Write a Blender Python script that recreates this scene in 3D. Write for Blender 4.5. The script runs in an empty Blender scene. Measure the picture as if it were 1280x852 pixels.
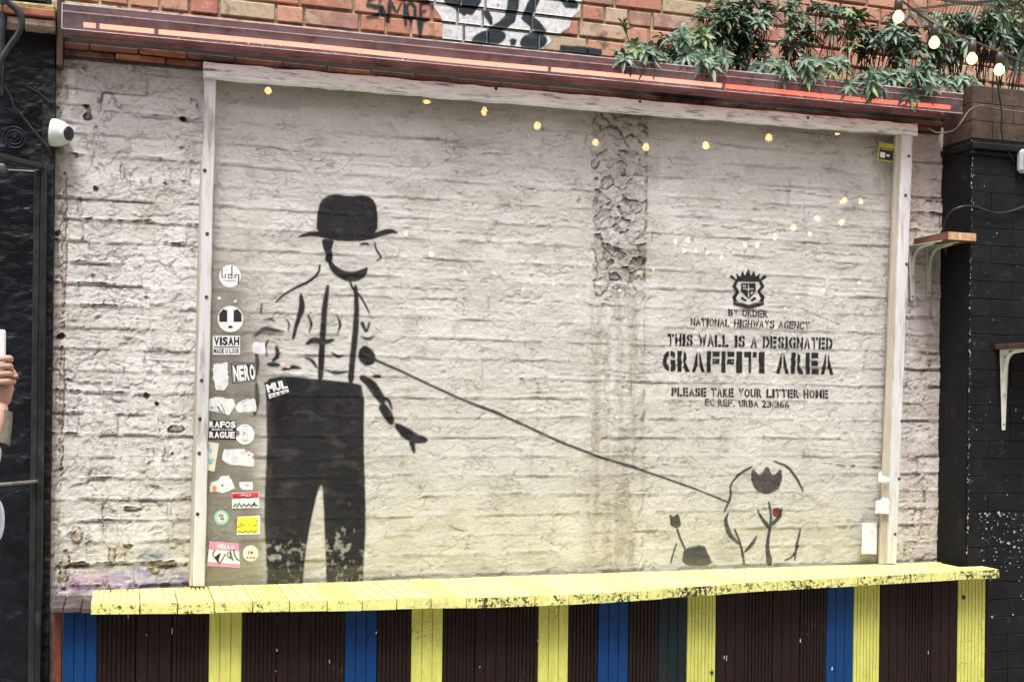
import bpy, bmesh, math, random
import numpy as np
from mathutils import Vector, Matrix
random.seed(7); RNG = np.random.default_rng(11)
SC = bpy.context.scene
COL = SC.collection
R = math.radians

# ------------------------------------------------------------------ camera
TH, ROLL, F, CX, CY, D, ZC = R(17.6), .012, 1500.0, 640.0, 505.0, 4.46, 1.66
fw = Vector((math.sin(TH), math.cos(TH), 0)); rt = Vector((math.cos(TH), -math.sin(TH), 0)); up = Vector((0, 0, 1))
r2 = rt*math.cos(ROLL)+up*math.sin(ROLL); u2 = up*math.cos(ROLL)-rt*math.sin(ROLL)
CAMP = Vector((0, -D, ZC))
cd = bpy.data.cameras.new('camera'); cam = bpy.data.objects.new('camera', cd); COL.objects.link(cam)
M = Matrix((r2, u2, -fw)).transposed().to_4x4(); M.translation = CAMP
cam.matrix_world = M
cd.sensor_width = 36; cd.lens = F/1280*36; cd.shift_y = (CY-426)/1280; cd.clip_start = .05; cd.clip_end = 500
SC.camera = cam
# ------------------------------------------------------------------ sky, sun, exposure
SUN_EL, SUN_AZ = R(68), R(200)          # high soft sun, behind and a little left of the viewer
w = bpy.data.worlds.new('World'); SC.world = w; w.use_nodes = True
nt = w.node_tree; bg = nt.nodes['Background']
sky = nt.nodes.new('ShaderNodeTexSky'); sky.sky_type = 'NISHITA'; sky.sun_disc = False
sky.sun_elevation = SUN_EL; sky.sun_rotation = SUN_AZ; sky.dust_density = 4; sky.ozone_density = .6
hsv = nt.nodes.new('ShaderNodeHueSaturation'); hsv.inputs['Saturation'].default_value = .35
nt.links.new(sky.outputs[0], hsv.inputs['Color']); nt.links.new(hsv.outputs[0], bg.inputs[0]); bg.inputs[1].default_value = .13
sl = bpy.data.lights.new('sun', 'SUN'); sl.energy = 1.9; sl.angle = R(18); sl.color = (1, .975, .935)
so = bpy.data.objects.new('sun', sl); COL.objects.link(so)
sd = Vector((math.sin(SUN_AZ)*math.cos(SUN_EL), math.cos(SUN_AZ)*math.cos(SUN_EL), math.sin(SUN_EL)))
so.rotation_euler = sd.to_track_quat('Z', 'Y').to_euler(); so.location = (0, -3, 8)
SC.view_settings.view_transform = 'Standard'; SC.view_settings.look = 'None'
SC.view_settings.exposure = 1.22; SC.view_settings.gamma = 1
SC.render.engine = 'CYCLES'; SC.cycles.transparent_max_bounces = 24; SC.cycles.max_bounces = 8

# ------------------------------------------------------------------ helpers
def ray(px, py): return fw + r2*((px-CX)/F) + u2*((CY-py)/F)
def wp(px, py, y=0.0):
    d = ray(px, py); return CAMP + d*((y-CAMP.y)/d.y)
def zp(px, py, z):
    d = ray(px, py); return CAMP + d*((z-CAMP.z)/d.z)
WL = {}
def wloc(o): return WL.get(o.name, Vector((0, 0, 0))) if o else Vector((0, 0, 0))
def tag(o, label=None, cat=None, group=None, kind=None):
    if label: o['label'] = label
    if cat: o['category'] = cat
    if group: o['group'] = group
    if kind: o['kind'] = kind
    return o
def empty(name, loc, label=None, cat=None, group=None):
    o = bpy.data.objects.new(name, None); COL.objects.link(o); o.location = loc; o.empty_display_size = .1
    WL[o.name] = Vector(loc); return tag(o, label, cat, group)
def mk(name, V, Fc, mat, parent=None, smooth=False, origin=None, normals=None, label=None, kind=None, attrs=None):
    """one mesh object from world-space vertices"""
    V = np.asarray(V, dtype=np.float64)
    if origin is None: origin = (V.min(0)+V.max(0))/2
    me = bpy.data.meshes.new(name); big = isinstance(Fc, np.ndarray)
    if not big: me.from_pydata((V-np.array(origin)).tolist(), [], Fc)
    if big:
        fa = np.asarray(Fc, dtype=np.int32); n = len(fa); k = fa.shape[1]
        me.vertices.add(len(V)); me.vertices.foreach_set('co', (V-np.array(origin)).astype(np.float32).ravel())
        me.loops.add(n*k); me.loops.foreach_set('vertex_index', fa.ravel())
        me.polygons.add(n); me.polygons.foreach_set('loop_start', np.arange(0, n*k, k, dtype=np.int32))
        me.update(calc_edges=True)
    me.validate()
    if attrs:
        for an, (tp, arr) in attrs.items():
            at = me.attributes.new(an, tp, 'POINT')
            at.data.foreach_set('color' if tp == 'FLOAT_COLOR' else 'value', np.asarray(arr, dtype=np.float32).ravel())
    if mat:
        for m_ in (mat if isinstance(mat, (list, tuple)) else [mat]): me.materials.append(m_)
    if smooth or normals is not None: me.polygons.foreach_set('use_smooth', [True]*len(me.polygons))
    if normals is not None: me.normals_split_custom_set_from_vertices(normals.tolist())
    o = bpy.data.objects.new(name, me); COL.objects.link(o)
    o.location = Vector(origin) - wloc(parent); o.parent = parent; WL[o.name] = Vector(origin)
    if label: o['label'] = label
    if kind: o['kind'] = kind
    return o
class MB:
    def __init__(s): s.v = []; s.f = []; s.mi = []
    def add(s, V, Fc):
        b = len(s.v); s.v += [tuple(p) for p in V]; s.f += [tuple(i+b for i in f) for f in Fc]; return s
    def box(s, a, b, bev=0):
        (x0, y0, z0), (x1, y1, z1) = [min(p) for p in zip(a, b)], [max(p) for p in zip(a, b)]
        if not bev:
            V = [(x, y, z) for x in (x0, x1) for y in (y0, y1) for z in (z0, z1)]
            return s.add(V, [(0, 1, 3, 2), (4, 6, 7, 5), (0, 4, 5, 1), (2, 3, 7, 6), (0, 2, 6, 4), (1, 5, 7, 3)])
        bm = bmesh.new(); bmesh.ops.create_cube(bm, size=1)
        for v in bm.verts: v.co = Vector(((x0+x1)/2+v.co.x*(x1-x0), (y0+y1)/2+v.co.y*(y1-y0), (z0+z1)/2+v.co.z*(z1-z0)))
        bmesh.ops.bevel(bm, geom=bm.edges[:], offset=min(bev, (x1-x0)*.45, (y1-y0)*.45, (z1-z0)*.45), segments=1, affect='EDGES')
        bm.verts.index_update(); s.add([v.co[:] for v in bm.verts], [[v.index for v in f.verts] for f in bm.faces]); bm.free(); return s
    def prism(s, P, n):
        """closed polygon P (3-D points) extruded by vector n"""
        k = len(P); n = Vector(n); P = [Vector(p) for p in P]
        return s.add(P+[p+n for p in P], [tuple(range(k))[::-1], tuple(range(k, 2*k))]+[(i, (i+1) % k, (i+1) % k+k, i+k) for i in range(k)])
    def tube(s, P, r, k=8, cap=True):
        P = [Vector(p) for p in P]; n = len(P); rr = r if isinstance(r, (list, tuple)) else [r]*n
        V = []; ref = None
        for i, p in enumerate(P):
            t = (P[min(i+1, n-1)]-P[max(i-1, 0)]).normalized()
            if ref is None: ref = t.orthogonal().normalized()
            a = (ref-t*ref.dot(t)).normalized(); ref = a; b = t.cross(a)
            V += [p+(a*math.cos(2*math.pi*j/k)+b*math.sin(2*math.pi*j/k))*rr[i] for j in range(k)]
        Fc = [(i*k+j, i*k+(j+1) % k, (i+1)*k+(j+1) % k, (i+1)*k+j) for i in range(n-1) for j in range(k)]
        if cap: Fc += [tuple(range(k))[::-1], tuple(range((n-1)*k, n*k))]
        return s.add(V, Fc)
    def lathe(s, c, axis, prof, k=20):
        """prof: list of (distance along axis, radius)"""
        c = Vector(c); t = Vector(axis).normalized(); a = t.orthogonal().normalized(); b = t.cross(a); V = []
        for h, r in prof: V += [c+t*h+(a*math.cos(2*math.pi*j/k)+b*math.sin(2*math.pi*j/k))*max(r, 1e-4) for j in range(k)]
        n = len(prof)
        Fc = [(i*k+j, i*k+(j+1) % k, (i+1)*k+(j+1) % k, (i+1)*k+j) for i in range(n-1) for j in range(k)]
        return s.add(V, Fc+[tuple(range(k))[::-1], tuple(range((n-1)*k, n*k))])
    def build(s, name, mat, parent=None, smooth=False, **kw): 
        o = mk(name, s.v, s.f, mat, parent, smooth, **kw)
        bm = bmesh.new(); bm.from_mesh(o.data); bmesh.ops.recalc_face_normals(bm, faces=bm.faces[:]); bm.to_mesh(o.data); bm.free()
        return o

# noise ---------------------------------------------------------------
def perlin(X, Y, seed):
    g = np.random.default_rng(seed).uniform(0, 2*np.pi, (256, 256)); gx, gy = np.cos(g), np.sin(g)
    xi = np.floor(X).astype(int); yi = np.floor(Y).astype(int); xf = X-xi; yf = Y-yi
    u = xf*xf*xf*(xf*(xf*6-15)+10); v = yf*yf*yf*(yf*(yf*6-15)+10)
    def d(i, j):
        a, b = (xi+i) & 255, (yi+j) & 255
        return gx[a, b]*(xf-i)+gy[a, b]*(yf-j)
    return ((d(0, 0)*(1-u)+d(1, 0)*u)*(1-v)+(d(0, 1)*(1-u)+d(1, 1)*u)*v)*1.5
def fbm(X, Y, sx, sy, o, seed, ridged=False):
    r = 0; a = 1; t = 0
    for i in range(o):
        n = perlin(X/sx*2**i+13.7*i, Y/sy*2**i+7.3*i, seed+i)
        r = r+a*((1-2*np.abs(n)) if ridged else n); t += a; a *= .5
    return r/t
def ss(a, b, x): t = np.clip((x-a)/(b-a), 0, 1); return t*t*(3-2*t)
def segdist(X, Z, P):
    d = np.full(X.shape, 9.0)
    for (x0, z0), (x1, z1) in zip(P[:-1], P[1:]):
        dx, dz = x1-x0, z1-z0; t = np.clip(((X-x0)*dx+(Z-z0)*dz)/(dx*dx+dz*dz+1e-12), 0, 1)
        d = np.minimum(d, np.hypot(X-x0-t*dx, Z-z0-t*dz))
    return d
def inpoly(X, Z, P):
    c = np.zeros(X.shape, bool); n = len(P)
    for i in range(n):
        (x0, z0), (x1, z1) = P[i], P[i-1]
        if z0 == z1: continue
        m = ((z0 > Z) != (z1 > Z)) & (X < (x1-x0)*(Z-z0)/(z1-z0)+x0); c ^= m
    return c

# materials -------------------------------------------------------------
MATS = {}
def mat(name, col, rough=.7, var=.12, scale=20, bump=0, bscale=80, metal=0, spec=.5, dirt=None, dscale=6, damt=.4, stretch=None, emis=None, est=0, col2=None, coat=0, emat=False):
    """procedural surface: base colour with noise, optional second colour / dirt patches and bump"""
    if name in MATS: return MATS[name]
    m = bpy.data.materials.new(name); m.use_nodes = True; t = m.node_tree; N = t.nodes; L = t.links
    b = N['Principled BSDF']; b.inputs['Roughness'].default_value = rough; b.inputs['Metallic'].default_value = metal
    b.inputs['Specular IOR Level'].default_value = spec; b.inputs['Coat Weight'].default_value = coat
    g = N.new('ShaderNodeNewGeometry'); mp = N.new('ShaderNodeMapping'); L.new(g.outputs['Position'], mp.inputs[0])
    if stretch: mp.inputs['Scale'].default_value = stretch
    def noise(sc, det=5, src=mp):
        n = N.new('ShaderNodeTexNoise'); n.inputs['Scale'].default_value = sc; n.inputs['Detail'].default_value = det; n.inputs['Roughness'].default_value = .65
        L.new(src.outputs[0], n.inputs['Vector']); return n
    def mix(fac, a, bb, mode='MIX'):
        x = N.new('ShaderNodeMix'); x.data_type = 'RGBA'; x.blend_type = mode
        for i, s in ((0, fac), (6, a), (7, bb)):
            if hasattr(s, 'is_output'): L.new(s, x.inputs[i])
            else: x.inputs[i].default_value = s if i == 0 else (*s[:3], 1)
        return x.outputs[2]
    def ramp(src, a, bb):
        x = N.new('ShaderNodeMapRange'); L.new(src, x.inputs[0]); x.inputs[1].default_value = a; x.inputs[2].default_value = bb; x.interpolation_type = 'SMOOTHSTEP'; return x.outputs[0]
    n1 = noise(scale)
    lo = tuple(c*(1-var*1.6) for c in col[:3]); hi = tuple(min(1, c*(1+var*1.6)) for c in col[:3])
    c = mix(ramp(n1.outputs[0], .3, .7), lo, hi)
    if col2: c = mix(ramp(noise(dscale*2).outputs[0], .5, .62), c, col2)
    if dirt is not None: c = mix(ramp(noise(dscale).outputs[0], .62-.3*damt, .80-.2*damt), c, dirt)
    L.new(c, b.inputs['Base Color'])
    rr = N.new('ShaderNodeMapRange'); L.new(n1.outputs[0], rr.inputs[0]); rr.inputs[3].default_value = max(0, rough-.12); rr.inputs[4].default_value = min(1, rough+.12); L.new(rr.outputs[0], b.inputs['Roughness'])
    if bump:
        bn = N.new('ShaderNodeBump'); bn.inputs['Strength'].default_value = .8; bn.inputs['Distance'].default_value = bump
        L.new(noise(bscale, 6).outputs[0], bn.inputs['Height']); L.new(bn.outputs[0], b.inputs['Normal'])
    if emis: b.inputs['Emission Color'].default_value = (*emis, 1); b.inputs['Emission Strength'].default_value = est
    MATS[name] = m; return m
def wallmat(name, bump=.0015, rough=.88, tintamt=.14, spec=.35, b2=.0008):
    m = bpy.data.materials.new(name); m.use_nodes = True; t = m.node_tree; N = t.nodes; L = t.links; b = N['Principled BSDF']
    b.inputs['Roughness'].default_value = rough; b.inputs['Specular IOR Level'].default_value = spec
    a = N.new('ShaderNodeAttribute'); a.attribute_name = 'Col'; g = N.new('ShaderNodeNewGeometry')
    mp = N.new('ShaderNodeMapping'); L.new(g.outputs['Position'], mp.inputs[0]); mp.inputs['Scale'].default_value = (1, 1, 2)
    n = N.new('ShaderNodeTexNoise'); n.inputs['Scale'].default_value = 70; n.inputs['Detail'].default_value = 8; n.inputs['Roughness'].default_value = .7; L.new(mp.outputs[0], n.inputs[0])
    mr = N.new('ShaderNodeMapRange'); L.new(n.outputs[0], mr.inputs[0]); mr.inputs[1].default_value = .25; mr.inputs[2].default_value = .75; mr.inputs[3].default_value = 1-tintamt; mr.inputs[4].default_value = 1+tintamt
    x = N.new('ShaderNodeVectorMath'); x.operation = 'SCALE'; L.new(a.outputs['Color'], x.inputs[0]); L.new(mr.outputs[0], x.inputs['Scale']); mp2 = N.new('ShaderNodeMapping'); L.new(g.outputs['Position'], mp2.inputs[0]); mp2.inputs['Scale'].default_value = (1, 1, 2.1); lines = None
    for sc_, wd_, ms in ((7, .010, 3.1), (17, .014, 5.3), (33, .018, 8.7)):
        a1 = N.new('ShaderNodeTexNoise'); a1.inputs['Scale'].default_value = sc_; a1.inputs['Detail'].default_value = 4; a1.inputs['Distortion'].default_value = .5; L.new(mp2.outputs[0], a1.inputs[0])
        su = N.new('ShaderNodeMath'); su.operation = 'SUBTRACT'; L.new(a1.outputs[0], su.inputs[0]); su.inputs[1].default_value = .5
        ab = N.new('ShaderNodeMath'); ab.operation = 'ABSOLUTE'; L.new(su.outputs[0], ab.inputs[0])
        r1 = N.new('ShaderNodeMapRange'); L.new(ab.outputs[0], r1.inputs[0]); r1.inputs[1].default_value = 0; r1.inputs[2].default_value = wd_; r1.inputs[3].default_value = 1; r1.inputs[4].default_value = 0
        m1 = N.new('ShaderNodeTexNoise'); m1.inputs['Scale'].default_value = ms; m1.inputs['Detail'].default_value = 3; L.new(mp2.outputs[0], m1.inputs[0])
        r2_ = N.new('ShaderNodeMapRange'); L.new(m1.outputs[0], r2_.inputs[0]); r2_.inputs[1].default_value = .55; r2_.inputs[2].default_value = .68
        ml = N.new('ShaderNodeMath'); ml.operation = 'MULTIPLY'; L.new(r1.outputs[0], ml.inputs[0]); L.new(r2_.outputs[0], ml.inputs[1])
        if lines is None: lines = ml
        else: mx_ = N.new('ShaderNodeMath'); mx_.operation = 'MAXIMUM'; L.new(lines.outputs[0], mx_.inputs[0]); L.new(ml.outputs[0], mx_.inputs[1]); lines = mx_
    cm = N.new('ShaderNodeMix'); cm.data_type = 'RGBA'; cf = N.new('ShaderNodeMath'); cf.operation = 'MULTIPLY'; cf.inputs[1].default_value = .34; L.new(lines.outputs[0], cf.inputs[0]); L.new(cf.outputs[0], cm.inputs[0]); L.new(x.outputs[0], cm.inputs[6]); cm.inputs[7].default_value = (.12, .10, .075, 1); L.new(cm.outputs[2], b.inputs['Base Color'])
    n2 = N.new('ShaderNodeTexNoise'); n2.inputs['Scale'].default_value = 160; n2.inputs['Detail'].default_value = 6; L.new(mp.outputs[0], n2.inputs[0])
    n3 = N.new('ShaderNodeTexNoise'); n3.inputs['Scale'].default_value = 34; n3.inputs['Detail'].default_value = 7; n3.inputs['Roughness'].default_value = .7; n3.inputs['Distortion'].default_value = .8; L.new(mp.outputs[0], n3.inputs[0])
    b1 = N.new('ShaderNodeBump'); b1.inputs['Distance'].default_value = bump*4; b1.inputs['Strength'].default_value = .8; L.new(n3.outputs[0], b1.inputs['Height'])
    bb = N.new('ShaderNodeBump'); bb.inputs['Distance'].default_value = b2; bb.inputs['Strength'].default_value = .8; L.new(n2.outputs[0], bb.inputs['Height']); b3 = N.new('ShaderNodeBump'); b3.invert = True; b3.inputs['Distance'].default_value = .004; L.new(lines.outputs[0], b3.inputs['Height']); L.new(b1.outputs[0], b3.inputs['Normal']); L.new(b3.outputs[0], bb.inputs['Normal']); L.new(bb.outputs[0], b.inputs['Normal'])
    return m
def decalmat(name, col, rough=.7):
    m = bpy.data.materials.new(name); m.use_nodes = True; t = m.node_tree; N = t.nodes; L = t.links; b = N['Principled BSDF']
    b.inputs['Roughness'].default_value = rough; b.inputs['Specular IOR Level'].default_value = .10
    g = N.new('ShaderNodeNewGeometry'); n = N.new('ShaderNodeTexNoise'); n.inputs['Scale'].default_value = 60; n.inputs['Detail'].default_value = 7; L.new(g.outputs['Position'], n.inputs[0])
    x = N.new('ShaderNodeMix'); x.data_type = 'RGBA'; L.new(n.outputs[0], x.inputs[0]); x.inputs[6].default_value = (*[c*.5 for c in col], 1); x.inputs[7].default_value = (*[min(1, c*2.4) for c in col], 1); L.new(x.outputs[2], b.inputs['Base Color'])
    bp = N.new('ShaderNodeBump'); bp.inputs['Distance'].default_value = .002; bp.inputs['Strength'].default_value = .7; L.new(n.outputs[0], bp.inputs['Height']); L.new(bp.outputs[0], b.inputs['Normal'])
    a = N.new('ShaderNodeAttribute'); a.attribute_name = 'paint'
    L.new(a.outputs['Fac'], b.inputs['Alpha']); return m

# =================================================================== ground (structure)
mk('ground', [(-60, -60, 0), (60, -60, 0), (60, 60, 0), (-60, 60, 0)], [(0, 1, 2, 3)], mat('grey_paving', (.22, .21, .20), .85, .15, 3, .004, 40), kind='structure')

opp = empty('sky_blocking_building', (2, -9, 0), 'dull brick building across the yard behind the viewer', 'building')  # unseen building, added to block frontal sky light and leave it more top-down
MB().box((-9, -9.4, 0), (14, -9, 8.5)).build('wall', mat('dull_yard_brick', (.16, .11, .08), .9, .2, 2, .01, 10), opp)
for i in range(6): MB().box((-7.5+3.4*i, -9.0, 1.0), (-6.2+3.4*i, -8.95, 2.6), .01).build('window', mat('dark_window', (.03, .035, .04), .1, .1), opp)
# =================================================================== main painted brick wall
STEP = .005
X0, X1, Z0, Z1 = -.262, 3.392, .93, 2.895
xs = np.arange(X0, X1+STEP/2, STEP); zs = np.arange(Z0, Z1+STEP/2, STEP)
GX, GZ = np.meshgrid(xs, zs)
nz, nx = GX.shape
def P2(px, py): p = wp(px, py); return (p.x, p.z)
XS0, XS1 = P2(248, 400)[0], P2(1128, 400)[0]          # the raw strips lie left and right of these
strip = np.maximum(1-ss(XS0-.03, XS0+.03, GX), ss(XS1-.03, XS1+.03, GX))
wx = GX+.008*fbm(GX, GZ, .22, .12, 3, 5); wz = GZ+.008*fbm(GX, GZ, .45, .25, 3, 9)+.0025*fbm(GX, GZ, .04, .03, 2, 19)
COURSE = .0755
ci = np.floor((wz-Z0)/COURSE).astype(int); ci = np.clip(ci, 0, 40)
fr = (wz-Z0)/COURSE-ci; dbed = np.minimum(fr, 1-fr)*COURSE
bid = np.zeros(GX.shape, int); dver = np.full(GX.shape, .2); nb = 0
rr_ = random.Random(3)
for c in range(ci.min(), ci.max()+1):
    m = ci == c
    if not m.any(): continue
    b = [X0-.3+rr_.uniform(0, .2)]
    while b[-1] < X1+.3:
        big = rr_.random() < (.62 if b[-1] > .2 else .5)
        b.append(b[-1]+(.228 if big else .112)+rr_.uniform(-.01, .01))
    b = np.array(b); k = np.searchsorted(b, wx[m]); k = np.clip(k, 1, len(b)-1)
    bid[m] = nb+k; dver[m] = np.minimum(np.abs(wx[m]-b[k-1]), np.abs(b[k]-wx[m])); nb += len(b)
low = fbm(GX, GZ, .5, .35, 3, 31); low2 = fbm(GX, GZ, .18, .10, 3, 37)
boff = RNG.uniform(-1, 1, nb+2); tilt = RNG.uniform(-1, 1, nb+2)
bedw = np.clip(.55+1.3*low2, 0, 1.6); verw = np.clip(.40+.35*strip+1.6*fbm(GX, GZ, .15, .12, 2, 41), 0, 1.4)
H = np.zeros(GX.shape)
jb = np.exp(-(dbed/.0055)**2); jv = np.exp(-(dver/.0055)**2)
H -= jb*bedw*(.0046+.0026*strip)
H -= jv*verw*(.0030+.0014*strip)
inb = ss(.0, .010, dbed)*ss(.0, .016, dver)
H += inb*(boff[bid]*(.0017+.0022*strip)+tilt[bid]*.0025*(fr-.5))
H += .0030*low+(.0016+.0008*strip)*low2
rg = fbm(wx, wz, .12, .035, 4, 51, True); H += .0003*rg*(.5+.5*strip+.4*(low > 0))
rg2 = fbm(GX, GZ, .036, .030, 4, 57, True); rough_zone = ss(-.1, .35, fbm(GX, GZ, .4, .25, 3, 61)); H += .0012*rg2*np.clip(.25+rough_zone+.4*strip, 0, 1.3)
H += (.0009+.0007*strip)*fbm(GX, GZ, .018, .016, 2, 67)
for k, (th, sd_) in enumerate(((.08, 71), (-.12, 75), (.22, 79))):      # layered, flaking paint plates
    pf = fbm(wx, wz, .13, .10, 6, sd_); e = ss(th, th+.03, pf); H += e*(.0013+.0012*strip)
crk = np.zeros(GX.shape)
def crack(P, wd=.003, dep=.008, dirt=.9):
    global H, crk
    P = [P2(*p) for p in P]; Q = []
    for (a, b_), (c_, d_) in zip(P[:-1], P[1:]):
        n = max(2, int(math.hypot(c_-a, d_-b_)/.018))
        for i in range(n): t = i/n; Q.append((a+(c_-a)*t+rr_.uniform(-.003, .003), b_+(d_-b_)*t+rr_.uniform(-.0025, .0025)))
    Q.append(P[-1]); A = np.array(Q); x0, z0 = A.min(0)-.03; x1, z1 = A.max(0)+.03
    i0, i1 = max(0, int((z0-Z0)/STEP)), min(nz, int((z1-Z0)/STEP)+1); j0, j1 = max(0, int((x0-X0)/STEP)), min(nx, int((x1-X0)/STEP)+1)
    if i1 <= i0 or j1 <= j0: return
    s_ = (slice(i0, i1), slice(j0, j1)); d = segdist(GX[s_], GZ[s_], Q); wv = wd*(1+.5*low2[s_]*2)
    vy = np.clip(.45+1.5*fbm(GX[s_], GZ[s_], .035, .03, 2, 83), .05, 1.25); wv = wv*(.4+.5*vy); e = np.exp(-(d/np.maximum(wv, .0015))**2); H[s_] -= e*dep*.55*vy; H[s_] += np.exp(-((d-.009)/.007)**2)*.0010; crk[s_] = np.maximum(crk[s_], e*dirt*np.clip(vy, 0, 1))
CR = [ # traced cracks: left strip
 ([(70,130),(95,132),(112,133),(123,130),(129,115)], .004, .012), ([(75,150),(100,153),(118,155),(122,160)], .005, .012), ([(108,133),(112,142),(110,150)], .007, .016),
 ([(106,82),(108,95),(118,104)], .003, .008), ([(122,170),(122,178),(115,190),(116,204),(124,212)], .003, .009), ([(130,135),(148,136),(160,128)], .002, .006),
 ([(190,128),(230,138),(240,130),(240,118)], .002, .006), ([(190,115),(220,118),(232,122),(250,126)], .0025, .006), ([(216,137),(228,150),(236,153)], .003, .009),
 ([(168,213),(180,214),(210,218),(235,228)], .0025, .006), ([(160,265),(175,271),(195,268),(225,266)], .003, .008), ([(200,300),(220,304),(250,302)], .005, .013), ([(205,303),(225,306),(249,304)], .004, .010),
 ([(105,320),(118,326),(133,324),(146,326)], .003, .009), ([(80,365),(110,370),(140,364),(160,370),(175,372),(207,371)], .0026, .008), ([(70,398),(100,400),(130,394),(170,398),(210,400),(240,400)], .0026, .007),
 ([(68,420),(100,421),(150,420),(180,424)], .0028, .007), ([(70,448),(90,449),(120,447),(160,450),(245,452)], .0022, .005), ([(72,472),(85,474),(100,477),(140,479),(160,484),(173,491),(183,495),(195,503),(202,510),(203,525)], .0045, .012),
 ([(110,455),(120,452),(140,452),(155,458),(152,470)], .0025, .007), ([(192,462),(205,458),(220,461),(228,468),(230,457),(240,455)], .003, .008), ([(193,462),(194,475)], .003, .008), ([(203,525),(200,538),(194,550),(192,565),(190,575),(180,580)], .003, .008),
 ([(205,527),(222,526),(233,520)], .0025, .008), ([(118,560),(135,561),(140,580)], .002, .005), ([(95,603),(115,605),(120,612)], .0025, .006), ([(180,605),(195,606),(213,610)], .003, .008),
 ([(85,706),(100,707),(115,706)], .004, .009), ([(175,704),(200,707),(232,704)], .005, .012), ([(122,732),(150,733)], .004, .009), ([(200,729),(225,731)], .003, .008), ([(162,215),(163,232),(158,238)], .002, .006), ([(125,215),(127,235)], .0022, .006),
 # behind the sheet: long bed lines
 ([(330,172),(370,177),(400,172),(433,178)], .002, .005), ([(320,186),(360,193),(405,203)], .002, .005), ([(520,170),(560,176),(600,193),(640,191)], .0025, .006), ([(440,205),(480,207),(540,208)], .002, .005),
 ([(655,192),(690,196),(705,195)], .002, .006), ([(320,248),(380,252)], .0018, .004), ([(480,259),(540,263),(600,268),(640,264)], .0022, .006), ([(480,283),(520,286),(560,289),(620,292)], .002, .005), ([(640,232),(680,238),(720,236),(725,250)], .0022, .006), ([(640,267),(700,272),(722,280)], .002, .005),
 ([(470,333),(540,337),(600,339)], .0022, .005), ([(450,360),(500,358),(580,361)], .002, .005), ([(475,383),(520,385),(600,388),(640,391)], .0022, .005), ([(640,342),(670,343),(690,346)], .002, .005), ([(535,228),(530,210),(540,200)], .0016, .005), ([(362,120),(365,140),(370,160)], .0016, .005),
 ([(840,258),(870,256),(910,260),(960,262)], .003, .008), ([(870,280),(910,283),(940,286),(960,285)], .0026, .007), ([(960,237),(1000,240),(1040,246),(1100,247)], .0028, .007), ([(960,259),(1000,265)], .002, .006), ([(970,287),(1010,288),(1060,293),(1090,296)], .0022, .006), ([(970,310),(1010,314),(1060,318),(1110,320)], .0024, .006), ([(1000,356),(1020,357),(1050,362),(1100,364)], .0022, .005),
 ([(960,382),(1000,384),(1055,407)], .0016, .004), ([(1005,473),(1040,477),(1070,468)], .0016, .004), ([(1030,537),(1060,540),(1100,540)], .0022, .006), ([(1010,560),(1040,563),(1104,564)], .002, .006), ([(1030,578),(1060,582),(1104,583)], .0035, .009), ([(860,505),(890,520),(912,523)], .0016, .004), ([(640,448),(700,466),(760,470),(810,472)], .0016, .004),
 ([(750,468),(780,470),(808,471),(815,480)], .002, .005), ([(660,490),(700,488),(740,485)], .0018, .004), ([(800,586),(830,580),(870,582)], .0018, .004), ([(640,552),(680,556),(705,550)], .0018, .004), ([(600,505),(640,520)], .0014, .004),
 # right strip
 ([(1140,247),(1150,249),(1176,252)], .004, .010), ([(1138,275),(1160,276)], .0025, .006), ([(1136,300),(1172,294)], .002, .006), ([(1130,477),(1140,479)], .003, .008), ([(1125,540),(1145,537),(1165,534)], .0028, .008), ([(1122,626),(1140,624),(1160,627)], .0022, .006), ([(1150,495),(1158,500),(1164,490)], .003, .008), ([(1160,252),(1175,228)], .002, .006), ([(1168,214),(1168,228)], .002, .006)]
for P, a, b_ in CR: crack(P, a, b_)
for _ in range(150):       # many small wandering hairline cracks
    px, py = rr_.uniform(75, 1170), rr_.uniform(110, 720); P = [(px, py)]
    hz = rr_.random() < .75
    for i in range(rr_.randint(2, 5)): P.append((P[-1][0]+(rr_.uniform(5, 16) if hz else rr_.uniform(-4, 4)), P[-1][1]+(rr_.uniform(-4, 4) if hz else rr_.uniform(4, 11))))
    crack(P, rr_.uniform(.0013, .0022), rr_.uniform(.002, .005), rr_.uniform(.3, .8))
hole = np.zeros(GX.shape)
for px, py, r_, dp in ((229,149,.010,.03),(110,146,.014,.022),(120,235,.009,.018),(116,344,.006,.010),(130,376,.005,.010),(183,494,.008,.02),(196,504,.006,.015),(207,229,.006,.014),(215,566,.007,.014),(96,194,.006,.012),(652,473,.006,.012),(722,251,.006,.010),(774,258,.007,.014),(702,476,.004,.008),(855,553,.003,.008),(77,585,.006,.012),(105,86,.004,.01),(226,184,.007,.014),(180,110,.004,.009),(1160,612,.004,.01),(1131,686,.005,.012),(1041,437,.004,.006),(76,420,.012,.02),(72,290,.010,.014),(75,330,.008,.012)):
    x, z = P2(px, py); d = 1.25*np.hypot((GX-x)*.85, (GZ-z)*1.1)*(1+.9*fbm(GX, GZ, .022, .018, 3, 91)); e = 1-ss(r_*.6, r_*1.15, d); H -= e*dp*.6; hole = np.maximum(hole, e*(.9 if r_ > .0085 else .45))
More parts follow.
